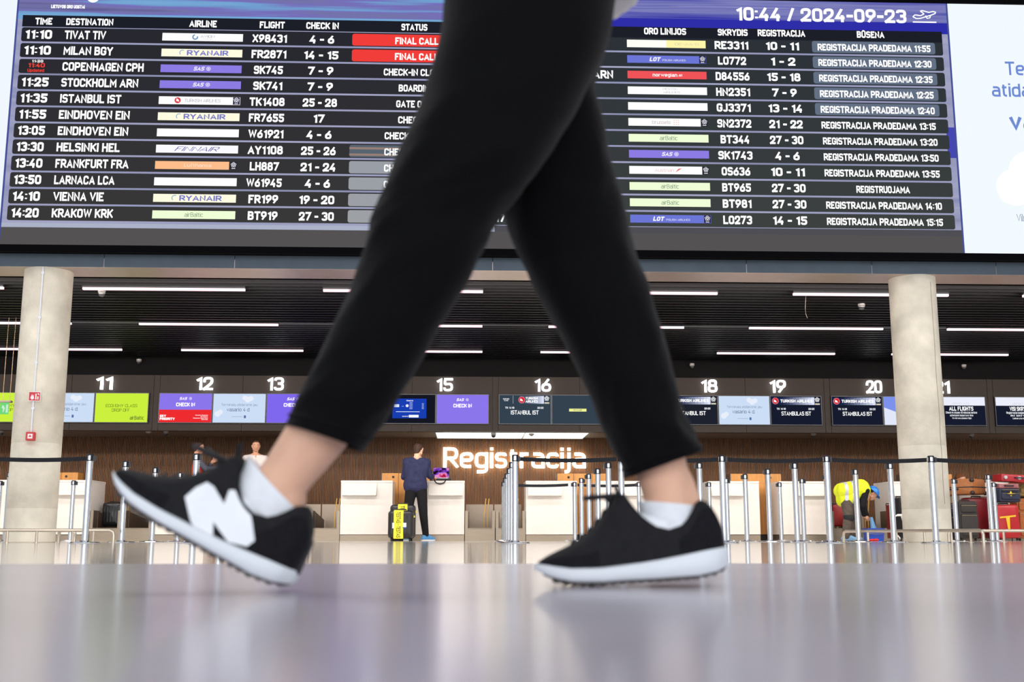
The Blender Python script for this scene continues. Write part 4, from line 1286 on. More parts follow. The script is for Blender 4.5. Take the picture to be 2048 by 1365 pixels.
def underside(px, py, Y, z): return (at(px, py, Y).x, Y, z)
for (px, lab) in ((332, 'dome camera under the bulkhead near number 12'), (987, 'dome camera at the lit soffit above the word sign'), (1627, 'dome camera under the bulkhead below number 19'), (1943, 'dome camera under the bulkhead right of the right column'), (2, 'dome camera under the bulkhead at the left edge')):
    dome(lab, underside(px, 870, 23.2, SOFF + (.03 if px != 987 else .01)))
for (px, lab) in ((297, 'flat detector under the bulkhead below number 11'), (1063, 'flat detector on the lit soffit above the word sign')):
    t = thing('smoke_detector', lab, 'detector', underside(px, 868, 23.3, SOFF + (.03 if px < 900 else .01)), 0, 'ceiling detectors')
    MB().lathe([(0, -.045), (.03, -.045), (.055, -.025), (.06, 0), (0, 0)], 20).build('body', m_cw, t, smooth=True, auto=40)
    MB().lathe([(0, -.052), (.02, -.052), (.022, -.044), (0, -.044)], 14).build('sensor', m_plas, t)
for (px, py, Y, lab) in ((204, 579, 16.45, 'dome camera on the black ceiling right of the left column'), (1722, 593, 17.0, 'dome camera on the black ceiling left of the right column')):
    dome(lab, underside(px, py, Y, CEIL), .055)
for (px, py, lab) in ((278, 729, 'dome camera high on the black band above number 11'), (1384, 738, 'dome camera high on the black band above number 18'), (1928, 740, 'dome camera high on the black band right of the right column')):
    q = at(px, py - 5, FASC - .1)
    t = dome(lab, (q.x, FASC - .1, q.z + .05), .05)
    MB().box(-.03, .03, 0, .08, -.02, .02).build('bracket', m_plas, t)
# fire signs and conduit on the left column
cx, cy = COLS[0]
def oncol(px, py):
    Y = cy - .31
    q = at(px, py, Y)
    dx = max(-.28, min(.28, q.x - cx)); Y = cy - math.sqrt(.31 ** 2 - dx ** 2); q = at(px, py, Y); return q, math.atan2(q.x - cx, cy - Y)
pts = []
for py in range(548, 868, 20):
    pass
qa, an = oncol(63, 866)
cd = thing('cable_conduit', 'white cable conduit running down the left concrete column', 'conduit', (qa.x, qa.y, qa.z))
MB().tube([(0, -.012, 0), (0, -.012, 3.59 - qa.z)], .011, 8).build('pipe', M('white_pvc', (236, 238, 246), .4), cd)
for zz in (.3, .9, 1.5, 2.1): MB().box(-.018, .018, -.02, .01, zz, zz + .03).build('clamp', M('white_pvc', (236, 238, 246), .4), cd)
m_red = M('fire_red', (206, 40, 48), .4)
cp = thing('call_point', 'red fire call point box at the conduit’s lower end on the column', 'alarm button', (qa.x, qa.y, qa.z - .05), an)
MB().box(-.055, .055, -.06, .02, -.055, .055).build('box', m_red, cp, bevel=.006)
MB().rect(-.03, .03, -.03, .03, -.061).build('label_plate', M('white_print', (240, 236, 236), .5), cp)
MB().add([(-.02, -.062, -.01), (.02, -.062, -.01), (.0, -.062, .02)], [(0, 1, 2)]).build('arrow', m_red, cp)
qa, an = oncol(71, 794)
fs_ = thing('fire_sign', 'small red and white fire equipment sign on the left column', 'sign', (qa.x, qa.y - .03, qa.z), an * .8)
MB().box(-.075, .075, -.006, 0, -.062, .062).build('plate', M('white_print', (240, 236, 236), .5), fs_)
MB().rect(-.068, .068, -.055, .055, -.0065).build('red_field', m_red, fs_)
mb = MB(); poly2d(mb, [(-.05, -.02), (-.03, .03), (-.02, .0), (-.012, .025), (-.005, -.03), (-.03, -.045)], -.007); mb.rect(.01, .025, -.04, .035, -.007); mb.rect(.035, .05, -.04, .0, -.007); poly2d(mb, [(.03, .04), (.055, .04), (.055, .012)], -.007)
mb.build('pictogram', M('white_print', (240, 236, 236), .5), fs_)
# hanging exit lamp at the left edge
q = at(11, 806, 18.6)
ex = thing('exit_sign', 'green hanging exit sign on two thin wires at the left edge', 'exit sign', (q.x, 18.6, q.z))
MB().box(-.11, .1, -.05, .05, 0, .035).build('housing', M('brushed_steel', (196, 192, 186), .3), ex, bevel=.008)
MB().box(-.08, .06, -.004, .004, -.19, -.0).build('panel', EM((118, 226, 130), .9), ex)
mb = MB(); poly2d(mb, [(-.045, -.04), (-.02, -.05), (.0, -.09), (-.02, -.16), (-.035, -.15), (-.03, -.1), (-.055, -.09)], -.0055); mb.rect(.015, .05, -.165, -.03, -.0055)
mb.build('pictogram', EM((215, 245, 220), .9), ex)
for xx in (-.05, .065): MB().tube([(xx, 0, .035), (xx, 0, CEIL - q.z)], .004, 5).build('wire', M('steel_wire', (180, 150, 120), .4, .6), ex)
q = at(1612, 592, 16.3)
hw = thing('hanging_wire', 'thin loose wire dangling from the black ceiling near the right column', 'wire', (q.x, 16.3, CEIL))
MB().tube([(0, 0, 0), (-.01, 0, -.12), (-.02, 0, -.22), (.0, .05, -.3), (.02, .05, -.36)], .004, 5).build('strand', M('dim_wire', (96, 84, 74), .6), hw)

# ------------------------------------------------------------------ people
m_skin = M('skin', (206, 152, 122), 0.55, 0, 0.35, 0.06, 12)
m_skin2 = M('skin_light', (226, 176, 144), 0.55, 0, 0.35, 0.06, 12)


def remesh(mb, name, mat, parent, voxel=.012, iters=3):
    me = mb.mesh(name, mat)
    ob = bpy.data.objects.new(name, me); C.objects.link(ob)
    r = ob.modifiers.new('r', 'REMESH'); r.mode = 'VOXEL'; r.voxel_size = voxel
    s = ob.modifiers.new('s', 'SMOOTH'); s.iterations = iters; s.factor = .5
    bpy.context.view_layer.update()
    nm = bpy.data.meshes.new_from_object(ob.evaluated_get(bpy.context.evaluated_depsgraph_get()))
    ob.modifiers.clear(); ob.data = nm; nm.name = name
    nm.materials.clear(); nm.materials.append(mat)
    for p in nm.polygons: p.use_smooth = True
    if parent: ob.parent = parent
    return ob


V = Vector


def hand(mb, wrist, d, n, thumb=1, curl=.5, s=1.0):
    """palm, four bent fingers of unequal length, thumb from the side of the palm"""
    wrist = V(wrist); d = V(d).normalized(); n = V(n); n = (n - d * n.dot(d)).normalized(); sd = d.cross(n) * thumb
    for i, o in enumerate((.031, .011, -.010, -.030)):
        k0 = wrist + sd * o * .55 * s; k1 = wrist + d * (.085 - .006 * abs(i - 1)) * s + sd * o * s
        mb.cone(k0, .016 * s, k1, .0125 * s, 10, 3)
        L = (.072, .080, .074, .058)[i] * s; dd = d.copy(); p = k1
        for q, f in enumerate((.45, .32, .23)):
            a = curl * (.55, .75, .5)[q] * (1 + .08 * i)
            ax = d.cross(n)
            dd = Matrix.Rotation(a, 3, ax) @ dd
            e = p + dd * L * f
            mb.cone(p, (.0098, .009, .0083)[q] * s, e, (.009, .0083, .0075)[q] * s, 8, 3); p = e
    t0 = wrist + d * .022 * s + sd * .028 * s; td = (d * .7 + sd * .62 + n * .35).normalized()
    t1 = t0 + td * .042 * s; td2 = (d * .9 + sd * .2 + n * .4).normalized()
    mb.cone(wrist + d * .015 * s + sd * .012 * s, .017 * s, t1, .0115 * s, 8, 3)
    mb.cone(t1, .0112 * s, t1 + td2 * .032 * s, .009 * s, 8, 3)


def head(body, c, f, u, s=1.0):
    c = V(c); f = V(f).normalized(); u = V(u); u = (u - f * u.dot(f)).normalized(); r = f.cross(u)
    P_ = lambda a, b, w=0: c + (f * a + u * b + r * w) * s
    K = lambda a, ra, b, rb, n=16: body.cone(a, ra * s, b, rb * s, n, 5)
    K(P_(-.028, .022), .079, P_(.022, .028), .075)
    K(P_(.03, .0), .066, P_(.043, -.068), .045)
    K(P_(.05, -.082, .012), .024, P_(.05, -.082, -.012), .024)
    K(P_(.02, -.05, .035), .036, P_(.02, -.05, -.035), .036)
    K(P_(.091, .004), .009, P_(.106, -.034), .0125)
    K(P_(.093, -.04, .013), .008, P_(.093, -.04, -.013), .008)
    K(P_(.083, .024, .03), .012, P_(.083, .024, -.03), .012)
    K(P_(.086, -.062, .018), .0075, P_(.086, -.062, -.018), .0075)
    K(P_(.083, -.074, .015), .0085, P_(.083, -.074, -.015), .0085)
    for w in (1, -1):
        K(P_(-.008, .012, .078 * w), .013, P_(.0, -.03, .074 * w), .009, 10)
    K(P_(-.035, -.06), .052, P_(-.03, -.15), .054)
    return P_


def face(P_, s, parent, m_lip=None):
    for w in (1, -1):
        mb = MB(); p = P_(.076, .004, .031 * w); mb.ell(p, (.013 * s,) * 3, 12, 8); mb.build('eye', M('eye_white', (225, 220, 214), .3), parent, smooth=True)
        e = parent.children[-1]
        mb = MB(); p = P_(.0875, .004, .031 * w); mb.ell(p, (.0055 * s,) * 3, 10, 6); mb.build('iris', M('dark_iris', (50, 36, 28), .2), e, smooth=True)
        mb = MB(); mb.tube([P_(.092, .026, .014 * w), P_(.094, .03, .03 * w), P_(.082, .026, .048 * w)], [.003 * s, .004 * s, .002 * s], 6); mb.build('eyebrow', M('brow_hair', (52, 38, 30), .8), parent)
    mb = MB(); mb.tube([P_(.085, -.067, .024), P_(.0955, -.066, .008), P_(.0955, -.066, -.008), P_(.085, -.067, -.024)], [.003 * s, .006 * s, .006 * s, .003 * s], 8)
    mb.build('mouth', M('lips', (172, 98, 84), .5), parent, smooth=True)


def hair_short(mb, P_, s, long=0.0):
    K = lambda a, ra, b, rb: mb.cone(a, ra * s, b, rb * s, 14, 5)
    K(P_(-.036, .03), .083, P_(.008, .045), .074)
    K(P_(.03, .075), .042, P_(.05, .078), .028)
    K(P_(-.05, .0), .073, P_(-.052, -.045 - long), .052)
    for w in (1, -1): K(P_(-.02, .02, .04 * w), .046, P_(-.012, .03, .042 * w), .042)


def limb(mb, pts, rs, grow=0.0):
    for a, b, ra, rb in zip(pts[:-1], pts[1:], rs[:-1], rs[1:]): mb.cone(a, ra + grow, b, rb + grow, 16, 5)


def torso(mb, pelvis, chest, neck, sh, grow=0.0, hipw=None, wide=1.0):
    """sh: the two shoulder points; a broad chest, waist and pelvis"""
    pelvis, chest, neck = V(pelvis), V(chest), V(neck)
    sv = (V(sh[0]) - V(sh[1])); sv.normalize()
    hv = V(hipw).normalized() if hipw else sv
    wa = (pelvis * .5 + chest * .5)
    for w in (1, -1):
        mb.cone(pelvis + hv * .085 * w * wide, .10 + grow, wa + sv * .06 * w * wide, .098 + grow, 16, 5)
        mb.cone(wa + sv * .06 * w * wide, .098 + grow, chest + sv * .085 * w * wide, .108 + grow, 16, 5)
        mb.cone(chest + sv * .085 * w, .105 + grow, V(sh[0 if w > 0 else 1]), .062 + grow, 16, 5)
        mb.cone(neck, .055 + grow * .6, V(sh[0 if w > 0 else 1]), .058 + grow, 16, 5)
    mb.cone(chest, .11 + grow, neck, .058 + grow * .5, 16, 5)


def simple_shoe(parent, ankle, toe, mat, name='shoe', sole=True):
    a, t = V(ankle), V(toe); d = (t - a); d.z = 0; d.normalize(); z0 = 0.012
    mb = MB(); heel = V((a.x, a.y, 0)) - d * .05; tip = V((a.x, a.y, 0)) + d * .17
    mb.cone(heel + V((0, 0, .045)), .042, a + V((0, 0, .02)), .05, 14, 4)
    mb.cone(heel + V((0, 0, .045)), .04, tip + V((0, 0, .036)), .033, 14, 4); mb.cone(a, .05, tip - d * .03 + V((0, 0, .036)), .04, 14, 4)
    o = remesh(mb, name, mat, parent, .008, 2)
    if sole:
        sd = V((-d.y, d.x, 0)); ring = []
        prof = [(-.09, .0), (-.08, .03), (-.02, .038), (.06, .04), (.13, .045), (.18, .036), (.205, .0), (.18, -.036), (.13, -.045), (.06, -.04), (-.02, -.038), (-.08, -.03)]
        b = V((a.x, a.y, 0))
        MB().loft([[tuple(b + d * p[0] + sd * p[1] + V((0, 0, z))) for p in prof] for z in (0.0, .024)]).build('sole', M('sole_pale', (206, 204, 200), .6), o)
    return o


# ---- man at the counter, seen from behind
def man_counter():
    q = at(835, 1083, 20.6); B = V((q.x, 20.6, 0))
    t = thing('person', 'person in navy jumper and black trousers seen from behind, working at the counter', 'person', B, 0)
    k = .0092
    X = lambda px: (px - 835) * k
    Z = lambda py: (1083 - py) * k
    hipL, hipR = V((X(821), 0, .93)), V((X(841), 0, .93))
    kL, kR = V((X(815), -.02, .47)), V((X(846), -.03, .46))
    aL, aR = V((X(812), .02, .085)), V((X(851), .0, .085))
    pel, che, nk = V((X(829), .0, .97)), V((X(830), .04, 1.27)), V((X(833), .08, 1.49))
    sL, sR = V((X(812), .05, 1.41)), V((X(850), .07, 1.40))
    eL, eR = V((X(806), .12, 1.15)), V((X(857), .12, 1.17))
    wL, wR = V((X(826), .36, 1.16)), V((X(862), .40, 1.165))
    hc = V((X(834), .11, 1.64)); f = V((.45, .85, -.28)); u = V((0, .1, 1))
    b = MB()
    torso(b, pel, che, nk, (sR, sL), 0, (1, 0, 0))
    for h_, kn, an in ((hipL, kL, aL), (hipR, kR, aR)): limb(b, [h_, kn, an], [.085, .056, .04])
    for s_, e_, w_ in ((sL, eL, wL), (sR, eR, wR)): limb(b, [s_, e_, w_], [.052, .042, .03])
    hand(b, wL, (.3, .9, -.1), (0, 0, -1), 1, .7); hand(b, wR, (.1, .95, -.05), (0, 0, -1), -1, .7)
    P_ = head(b, hc, f, u)
    remesh(b, 'body', m_skin2, t, .008)
    face(P_, 1, t)
    h = MB(); hair_short(h, P_, 1, .015); remesh(h, 'hair', M('dark_brown_hair', (64, 42, 32), .7, 0, .3, .3, 60), t, .007, 1)
    j = MB(); torso(j, pel + V((0, 0, .03)), che, nk - V((0, 0, .035)), (sR, sL), .028, (1, 0, 0), 1.1)
    for s_, e_, w_ in ((sL, eL, wL), (sR, eR, wR)): limb(j, [s_, e_, w_ * .85 + e_ * .15], [.064, .062, .047])
    j.cone(pel + V((-.09, 0, -.0)), .125, pel + V((.10, 0, -.0)), .125); j.cone(pel + V((-.08, .0, .1)), .12, pel + V((.09, .0, .1)), .12)
    remesh(j, 'jumper', M('navy_jumper', (46, 48, 78), .85, 0, .2, .18, 14, .25, 40), t, .012)
    p = MB(); p.cone(hipL + V((-.0, 0, .03)), .105, hipR + V((0, 0, .03)), .105)
    for h_, kn, an in ((hipL, kL, aL), (hipR, kR, aR)): limb(p, [h_, kn, an + V((0, 0, .02))], [.108, .078, .058])
    remesh(p, 'trousers', M('black_trouser_cloth', (26, 24, 26), .85, 0, .2, .15, 30), t, .012)
    sm = M('blue_trainer', (76, 142, 196), .7)
    simple_shoe(t, aR, aR + V((.14, .1, 0)), sm); simple_shoe(t, aL, aL + V((.02, .14, 0)), sm)


man_counter()


# ---- worker in a yellow vest bending over the bucket, facing right
def worker():
    q = at(1697, 1083, 20.2); B = V((q.x, 20.2, 0))
    t = thing('person', 'person in yellow safety vest and blue helmet bending over the blue bucket', 'person', B, 0)
    k = .00905
    X = lambda px: (px - 1697) * k
    Z = lambda py: (1083 - py) * k
    hN, hF = V((X(1692), -.09, .84)), V((X(1698), .10, .84))
    kN, kF = V((X(1694), -.14, .43)), V((X(1708), .16, .43))
    aN, aF = V((X(1688), -.13, .085)), V((X(1711), .16, .085))
    pel, che, nk = V((X(1694), 0, .91)), V((X(1724), 0, .94)), V((X(1741), 0, .90))
    sN, sF = V((X(1730), -.17, .89)), V((X(1731), .17, .89))
    eN, eF = V((X(1722), -.19, .62)), V((X(1738), .18, .62))
    wN, wF = V((X(1729), -.06, .44)), V((X(1739), .08, .43))
    hc = V((X(1749), 0, Z(990))); f = V((.72, 0, -.70)); u = V((.70, 0, .72))
    b = MB(); torso(b, pel, che, nk, (sF, sN), 0, (0, 1, 0))
    for h_, kn, an in ((hN, kN, aN), (hF, kF, aF)): limb(b, [h_, kn, an], [.088, .058, .042])
    for s_, e_, w_ in ((sN, eN, wN), (sF, eF, wF)): limb(b, [s_, e_, w_], [.052, .042, .031])
    hand(b, wN, (.7, .35, -.45), (.2, .6, -.6), 1, .9); hand(b, wF, (.3, -.45, -.75), (.5, -.6, .1), -1, .9)
    P_ = head(b, hc, f, u)
    remesh(b, 'body', m_skin, t, .008)
    face(P_, 1, t)
    h = MB(); hair_short(h, P_, .98); remesh(h, 'hair', M('black_hair', (30, 26, 26), .7, 0, .3, .3, 60), t, .008, 1)
    # helmet
    hm = MB(); prof = []
    n_ = 10
    for i in range(n_ + 1):
        a = PI / 2 * i / n_; prof.append((.118 * math.cos(a), .10 * math.sin(a)))
    prof = [(.122, -.012)] + prof
    prof[-1] = (.001, .10)
    hm.lathe(prof, 28)
    hm.add([(x * 1.0, y, z) for (x, y, z) in [(.06, -.10, -.012), (.13, -.07, -.014), (.168, 0, -.018), (.13, .07, -.014), (.06, .10, -.012), (.06, .1, -.004), (.13, .07, -.004), (.168, 0, -.008), (.13, -.07, -.004), (.06, -.1, -.004)]], [(0, 1, 2, 3, 4), (5, 6, 7, 8, 9), (0, 9, 8, 1), (1, 8, 7, 2), (2, 7, 6, 3), (3, 6, 5, 4)])
    fr = f.normalized(); ur = (u - fr * u.dot(fr)).normalized(); rt = ur.cross(fr)
    mtx = Matrix((fr, rt, ur)).transposed().to_4x4(); mtx.translation = P_(-.005, .04)
    hm.moved(mtx); hm.build('helmet', M('blue_helmet', (40, 120, 204), .3, 0, .5), t, smooth=True, auto=60)
    j = MB(); torso(j, pel, che, nk, (sF, sN), .018, (0, 1, 0))
    for s_, e_, w_ in ((sN, eN, wN), (sF, eF, wF)): limb(j, [s_, e_, w_ * .85 + e_ * .15], [.066, .056, .046])
    remesh(j, 'shirt', M('black_shirt', (24, 24, 28), .85, 0, .2, .15, 30), t, .012)
    v = MB(); sN2, sF2 = sN * .8 + che * .2, sF * .8 + che * .2
    torso(v, pel + V((-.02, 0, -.02)), che, che * .45 + nk * .55, (sF2, sN2), .05, (0, 1, 0))
    
    for sy in (-1, 1): v.cone(pel + V((-.01, .085 * sy, -.19)), .125, pel + V((.0, .08 * sy, .0)), .13); v.cone(pel + V((.06, .09 * sy, -.15)), .125, che + V((-.08, .09 * sy, -.08)), .12)
    vest = remesh(v, 'safety_vest', M('hi_vis_yellow', (212, 222, 40), .7, 0, .3, .05, 20), t, .012)
    # reflective bands follow the vest's surface
    for (u0, u1) in ((-.085, -.025), (.055, .115)):
        me = bpy.data.meshes.new('reflective_band'); bm = bmesh.new(); bm.from_mesh(vest.data)
        ax = (che - pel).normalized()
        bm.normal_update()
        for vv in bm.verts: vv.co += vv.normal * .003
        def inside(fc):
            s_ = fc.calc_center_median().x; return u0 < s_ < u1
        bmesh.ops.delete(bm, geom=[fc for fc in bm.faces if not inside(fc)], context='FACES')
        bm.to_mesh(me); bm.free(); me.materials.append(M('reflective_silver', (190, 194, 196), .45, .2))
        o = bpy.data.objects.new('reflective_band', me); C.objects.link(o); o.parent = vest
    p = MB(); p.cone(hN + V((0, .03, .02)), .11, hF + V((0, -.03, .02)), .11)
    for h_, kn, an in ((hN, kN, aN), (hF, kF, aF)): limb(p, [h_, kn, an + V((0, 0, .01))], [.112, .088, .074])
    tro = remesh(p, 'trousers', M('grey_work_trousers', (88, 78, 70), .85, 0, .2, .2, 20), t, .012)
    for kn in (kN, kF):
        MB().ell(kn + V((.0, 0, -.02)), (.097, .097, .11), 16, 10).build('knee_pad', M('black_knee_pad', (26, 26, 28), .8), tro, smooth=True)
    sm = M('blue_overshoe', (116, 160, 196), .6)
    simple_shoe(t, aN, aN + V((.15, -.02, 0)), sm, 'shoe', False); simple_shoe(t, aF, aF + V((.15, .02, 0)), sm, 'shoe', False)
    c = thing('blue_bag', 'thin light blue bag hanging from the bending worker’s hands', 'bag', B + V((X(1738), -.03, .22)))
    mb = MB(); mb.loft([[((.05 + .02 * noise.noise(V((i, q, 0)))) * math.cos(2 * PI * i / 12) * (.5 + .6 * q / 4) + .05 - .055 * q / 4 * -.6, .035 * math.sin(2 * PI * i / 12), .2 - .2 * q / 4) for i in range(12)] for q in range(5)])
    mb.build('film', M('light_blue_film', (108, 158, 206), .35), c, smooth=True)


worker()


# ---- two men behind the counters and one sitting woman's head
def staff(label, px, head_py, Y, f, mats, pose, facing):
    q = at(px, head_py, Y); base = V((q.x, Y, .1))
    t = thing('person', label, 'person', base, 0)
    hz = q.z - .1
    hc = V((0, 0, hz)); u = V((0, 0, 1)); F_ = V(facing).normalized(); R_ = F_.cross(V((0, 0, 1)))
    nk = V((0, 0, hz - .17)) - F_ * .03; che = V((0, 0, hz - .40)); pel = V((0, 0, hz - .72))
    s1, s2 = che + R_ * .185 + V((0, 0, .14)), che - R_ * .185 + V((0, 0, .14))
    b = MB(); torso(b, pel, che, nk, (s1, s2), 0)
    j = MB(); torso(j, pel, che, nk - V((0, 0, .04)), (s1, s2), .02, None, 1.05)
    slv = MB()
    arms = pose(s1, s2, F_, R_, che)
    for (s_, e_, w_, hd, hn, th) in arms:
        limb(b, [s_, e_, w_], [.052, .042, .031]); hand(b, w_, hd, hn, th, .45)
        limb(slv if mats[2] else j, [s_, e_, w_ * .8 + e_ * .2], [.068, .056, .046])
    low = hz - .78
    if low > .3:
        for w in (1, -1):
            h_ = pel + R_ * .09 * w; kn = h_ * 1.0; kn.z = low * .52; an = h_ * 1.0; an.z = .08
            limb(b, [h_, kn, an], [.085, .056, .04])
    P_ = head(b, hc, F_ * 1.0 + V((0, 0, f)), u)
    remesh(b, 'body', m_skin, t, .008)
    face(P_, 1, t)
    h = MB(); hair_short(h, P_, 1); remesh(h, 'hair', mats[0], t, .007, 1)
    remesh(j, 'top', mats[1], t, .012)
    if mats[2]: remesh(slv, 'sleeves', mats[2], t, .012)
    if low > .3:
        p = MB()
        for w in (1, -1):
            h_ = pel + R_ * .09 * w; kn = h_ * 1.0; kn.z = low * .52; an = h_ * 1.0; an.z = .08
            limb(p, [h_, kn, an], [.108, .078, .06])
        remesh(p, 'trousers', M('dark_staff_trousers', (30, 32, 40), .8), t, .012)
        for w in (1, -1):
            a_ = pel + R_ * .09 * w; a_.z = .085; simple_shoe(t, a_, a_ + F_, M('dark_shoe', (24, 24, 26), .5))
    return t, P_


m_hair = M('dark_brown_hair', (64, 42, 32), .7, 0, .3, .3, 60)


def pointing(s1, s2, F_, R_, che):
    # near arm crosses in front to the right, far hand raised
    e1 = s1 + F_ * .15 + R_ * .07 + V((0, 0, -.17)); w1 = s1 + F_ * .42 - R_ * .0 + V((0, 0, -.14))
    e2 = s2 + F_ * .16 - R_ * .06 + V((0, 0, -.2)); w2 = s2 + F_ * .27 + R_ * .1 + V((0, 0, .0))
    return [(s1, e1, w1, F_ + V((0, 0, .1)), -R_, 1), (s2, e2, w2, F_ * .8 + V((0, 0, .45)), R_, -1)]


def hanging(s1, s2, F_, R_, che):
    return [(s, s + R_ * .05 * w + V((0, 0, -.29)), s + R_ * .05 * w + F_ * .08 + V((0, 0, -.53)), V((0, 0, -1)) + F_ * .2, -R_ * w, w) for s, w in ((s1, 1), (s2, -1))]


staff('person in orange and grey top behind the counter, turned right and gesturing', 398, 897, 22.7, -.05, (m_hair, M('orange_red_top', (196, 66, 36), .8, 0, .2, .1, 20), M('grey_sleeves', (72, 74, 88), .8)), pointing, (1, .25, 0))
staff('bearded person facing the hall, behind the counter left of the lifted ankle', 512, 893, 22.72, -.05, (m_hair, M('pale_shirt', (222, 212, 206), .8), None), hanging, (.25, -1, 0))
w_, P_ = None, None


def seated():
    q = at(1921, 957, 22.3); base = V((q.x, 22.3, 0))
    t = thing('person', 'brown-haired person of whom only the head shows above the heaped suitcases', 'person', base, 0)
    hz = q.z - .0
    F_ = V((.5, -.85, -.25)).normalized(); R_ = V((.85, .5, 0))
    hc = V((0, 0, hz - .03)); nk = V((0, 0, hz - .19)); che = V((0, 0, hz - .42)); pel = V((0, .05, hz - .74))
    s1, s2 = che + R_ * .17 + V((0, 0, .14)), che - R_ * .17 + V((0, 0, .14))
    b = MB(); torso(b, pel, che, nk, (s1, s2), -.01)
    j = MB(); torso(j, pel, che, nk - V((0, 0, .04)), (s1, s2), .012)
    for s_, w in ((s1, 1), (s2, -1)):
        e_ = s_ + R_ * .05 * w + V((0, 0, -.27)); wr = e_ + V((.02, -.22, -.02)); limb(b, [s_, e_, wr], [.048, .038, .028]); hand(b, wr, (.0, -1, -.1), (0, 0, -1), w, .5); limb(j, [s_, e_, wr], [.06, .05, .042])
        h_ = pel + R_ * .09 * w; kn = h_ + V((.15, -.38, -.02)); an = V((kn.x, kn.y, .06)); limb(b, [h_, kn, an], [.085, .056, .04])
    P_ = head(b, hc, F_, (0, 0, 1)); remesh(b, 'body', m_skin, t, .009); face(P_, 1, t)
    h = MB(); hair_short(h, P_, 1.04, .02); h.cone(P_(-.08, .07), .045, P_(-.07, .09), .04); remesh(h, 'hair', M('brown_hair', (104, 62, 34), .7, 0, .3, .3, 60), t, .008, 1)
    remesh(j, 'top', M('dark_blouse', (46, 44, 58), .8), t, .012)
    st = thing('office_stool', 'dark stool under the person behind the heaped suitcases', 'stool', base + V((0, .05, 0)))
    sz = hz - .74 - .12
    MB().lathe([(0, sz - .06), (.2, sz - .06), (.21, sz - .03), (.2, sz), (0, sz)], 24).build('seat', m_plas, st)
    MB().lathe([(0, 0), (.2, 0), (.2, .02), (.03, .04), (.03, sz - .06), (0, sz - .06)], 20).build('base', m_steel, st)


seated()

# ------------------------------------------------------------------ the walking person
WB = V((.1, 1.640, 0))
walker = thing('person', 'person striding left in black cropped trousers and black white-soled trainers', 'person', WB, 0)


def L_(px, py, Y): return at(px, py, Y) - WB


def cat(p, i, t):
    n = len(p); a, b, c, d = p[max(i - 1, 0)], p[i], p[min(i + 1, n - 1)], p[min(i + 2, n - 1)]
    return tuple(.5 * (2 * b[k] + (c[k] - a[k]) * t + (2 * a[k] - 5 * b[k] + 4 * c[k] - d[k]) * t * t + (3 * b[k] - a[k] - 3 * c[k] + d[k]) * t ** 3) for k in range(len(b)))


def leg_rings(secs, sub=6, n=40, wr=.004, seed=0.0, ex=.9, hem=True):
    S = []
    for i in range(len(secs) - 1):
        for q in range(sub): S.append(cat(secs, i, q / sub))
    S.append(secs[-1])
    rings = []
    N = len(S)
    for j, (fx, fy, bx, by, Y, t) in enumerate(S):
        a, b = L_(fx, fy, Y), L_(bx, by, Y); c = (a + b) / 2; e = (b - a) / 2
        ring = []
        u = j / (N - 1)
        for k in range(n):
            an = 2 * PI * k / n
            co, si = math.cos(an), math.sin(an)
            p = c + e * (abs(co) ** ex * (1 if co > 0 else -1)) + V((0, t * (abs(si) ** ex) * (1 if si > 0 else -1), 0))
            if wr and 0 < u < .97:
                out = (p - c).normalized()
                w = noise.noise(V((co * 1.2 + seed, si * 1.2, u * 13))) * .55 + noise.noise(V((co * 2 + seed, si * 2, u * 26 + co * 3))) * .45
                amp = wr * (1 + 1.6 * math.exp(-((u - .5) / .12) ** 2) + .8 * math.exp(-((u - .9) / .1) ** 2))
                p = p + out * w * amp * (.35 + .65 * abs(si))
            ring.append(p)
        rings.append(ring)
    if hem:
        c = sum(rings[-1], V()) / n
        r1 = [c + (p - c) * .94 for p in rings[-1]]
        c0 = sum(rings[-4], V()) / n
        r2 = [c0 + (p - c0) * .9 for p in rings[-4]]
        rings += [r1, r2]
    return rings


NEAR = [(885, -200, 1215, -200, 1.580, .115), (884, -70, 1232, -70, 1.580, .12), (888, 0, 1231, 0, 1.580, .12), (879, 80, 1216, 90, 1.575, .118), (845, 200, 1165, 195, 1.570, .11), (801, 300, 1110, 288, 1.565, .102),
        (770, 380, 1052, 366, 1.560, .096), (743, 440, 1004, 428, 1.560, .093), (727, 505, 966, 500, 1.560, .089), (700, 585, 920, 590, 1.560, .085), (655, 680, 866, 680, 1.560, .08), (612, 766, 802, 790, 1.560, .075), (586, 818, 758, 858, 1.560, .071), (573, 852, 726, 903, 1.560, .069)]
FAR = [(960, -200, 1222, -200, 1.685, .11), (960, -70, 1228, -70, 1.685, .115), (975, 0, 1229, 0, 1.685, .115), (985, 90, 1212, 100, 1.690, .112), (995, 180, 1190, 180, 1.695, .108), (1000, 260, 1206, 260, 1.700, .105), (1003, 350, 1228, 350, 1.705, .1), (1008, 425, 1246, 425, 1.710, .095),
       (1040, 520, 1275, 520, 1.715, .09), (1086, 610, 1304, 600, 1.715, .087), (1130, 690, 1328, 680, 1.715, .083), (1166, 765, 1347, 760, 1.715, .079), (1201, 845, 1372, 838, 1.715, .075), (1236, 925, 1397, 885, 1.715, .072), (1251, 958, 1403, 903, 1.715, .07)]
m_tro = M('black_jersey', (5, 5, 7), 0.9, 0, 0.12, 0.15, 40, 0.15, 160)
m_tro.node_tree.nodes['Principled BSDF'].inputs['Sheen Weight'].default_value = .06
m_tro.node_tree.nodes['Principled BSDF'].inputs['Sheen Roughness'].default_value = .4
tm = MB()
tm.loft(leg_rings(NEAR, wr=.008, seed=3.1)); tm.loft(leg_rings(FAR, wr=.008, seed=9.7))
tro = tm.build('trousers', m_tro, walker, smooth=True, auto=70)
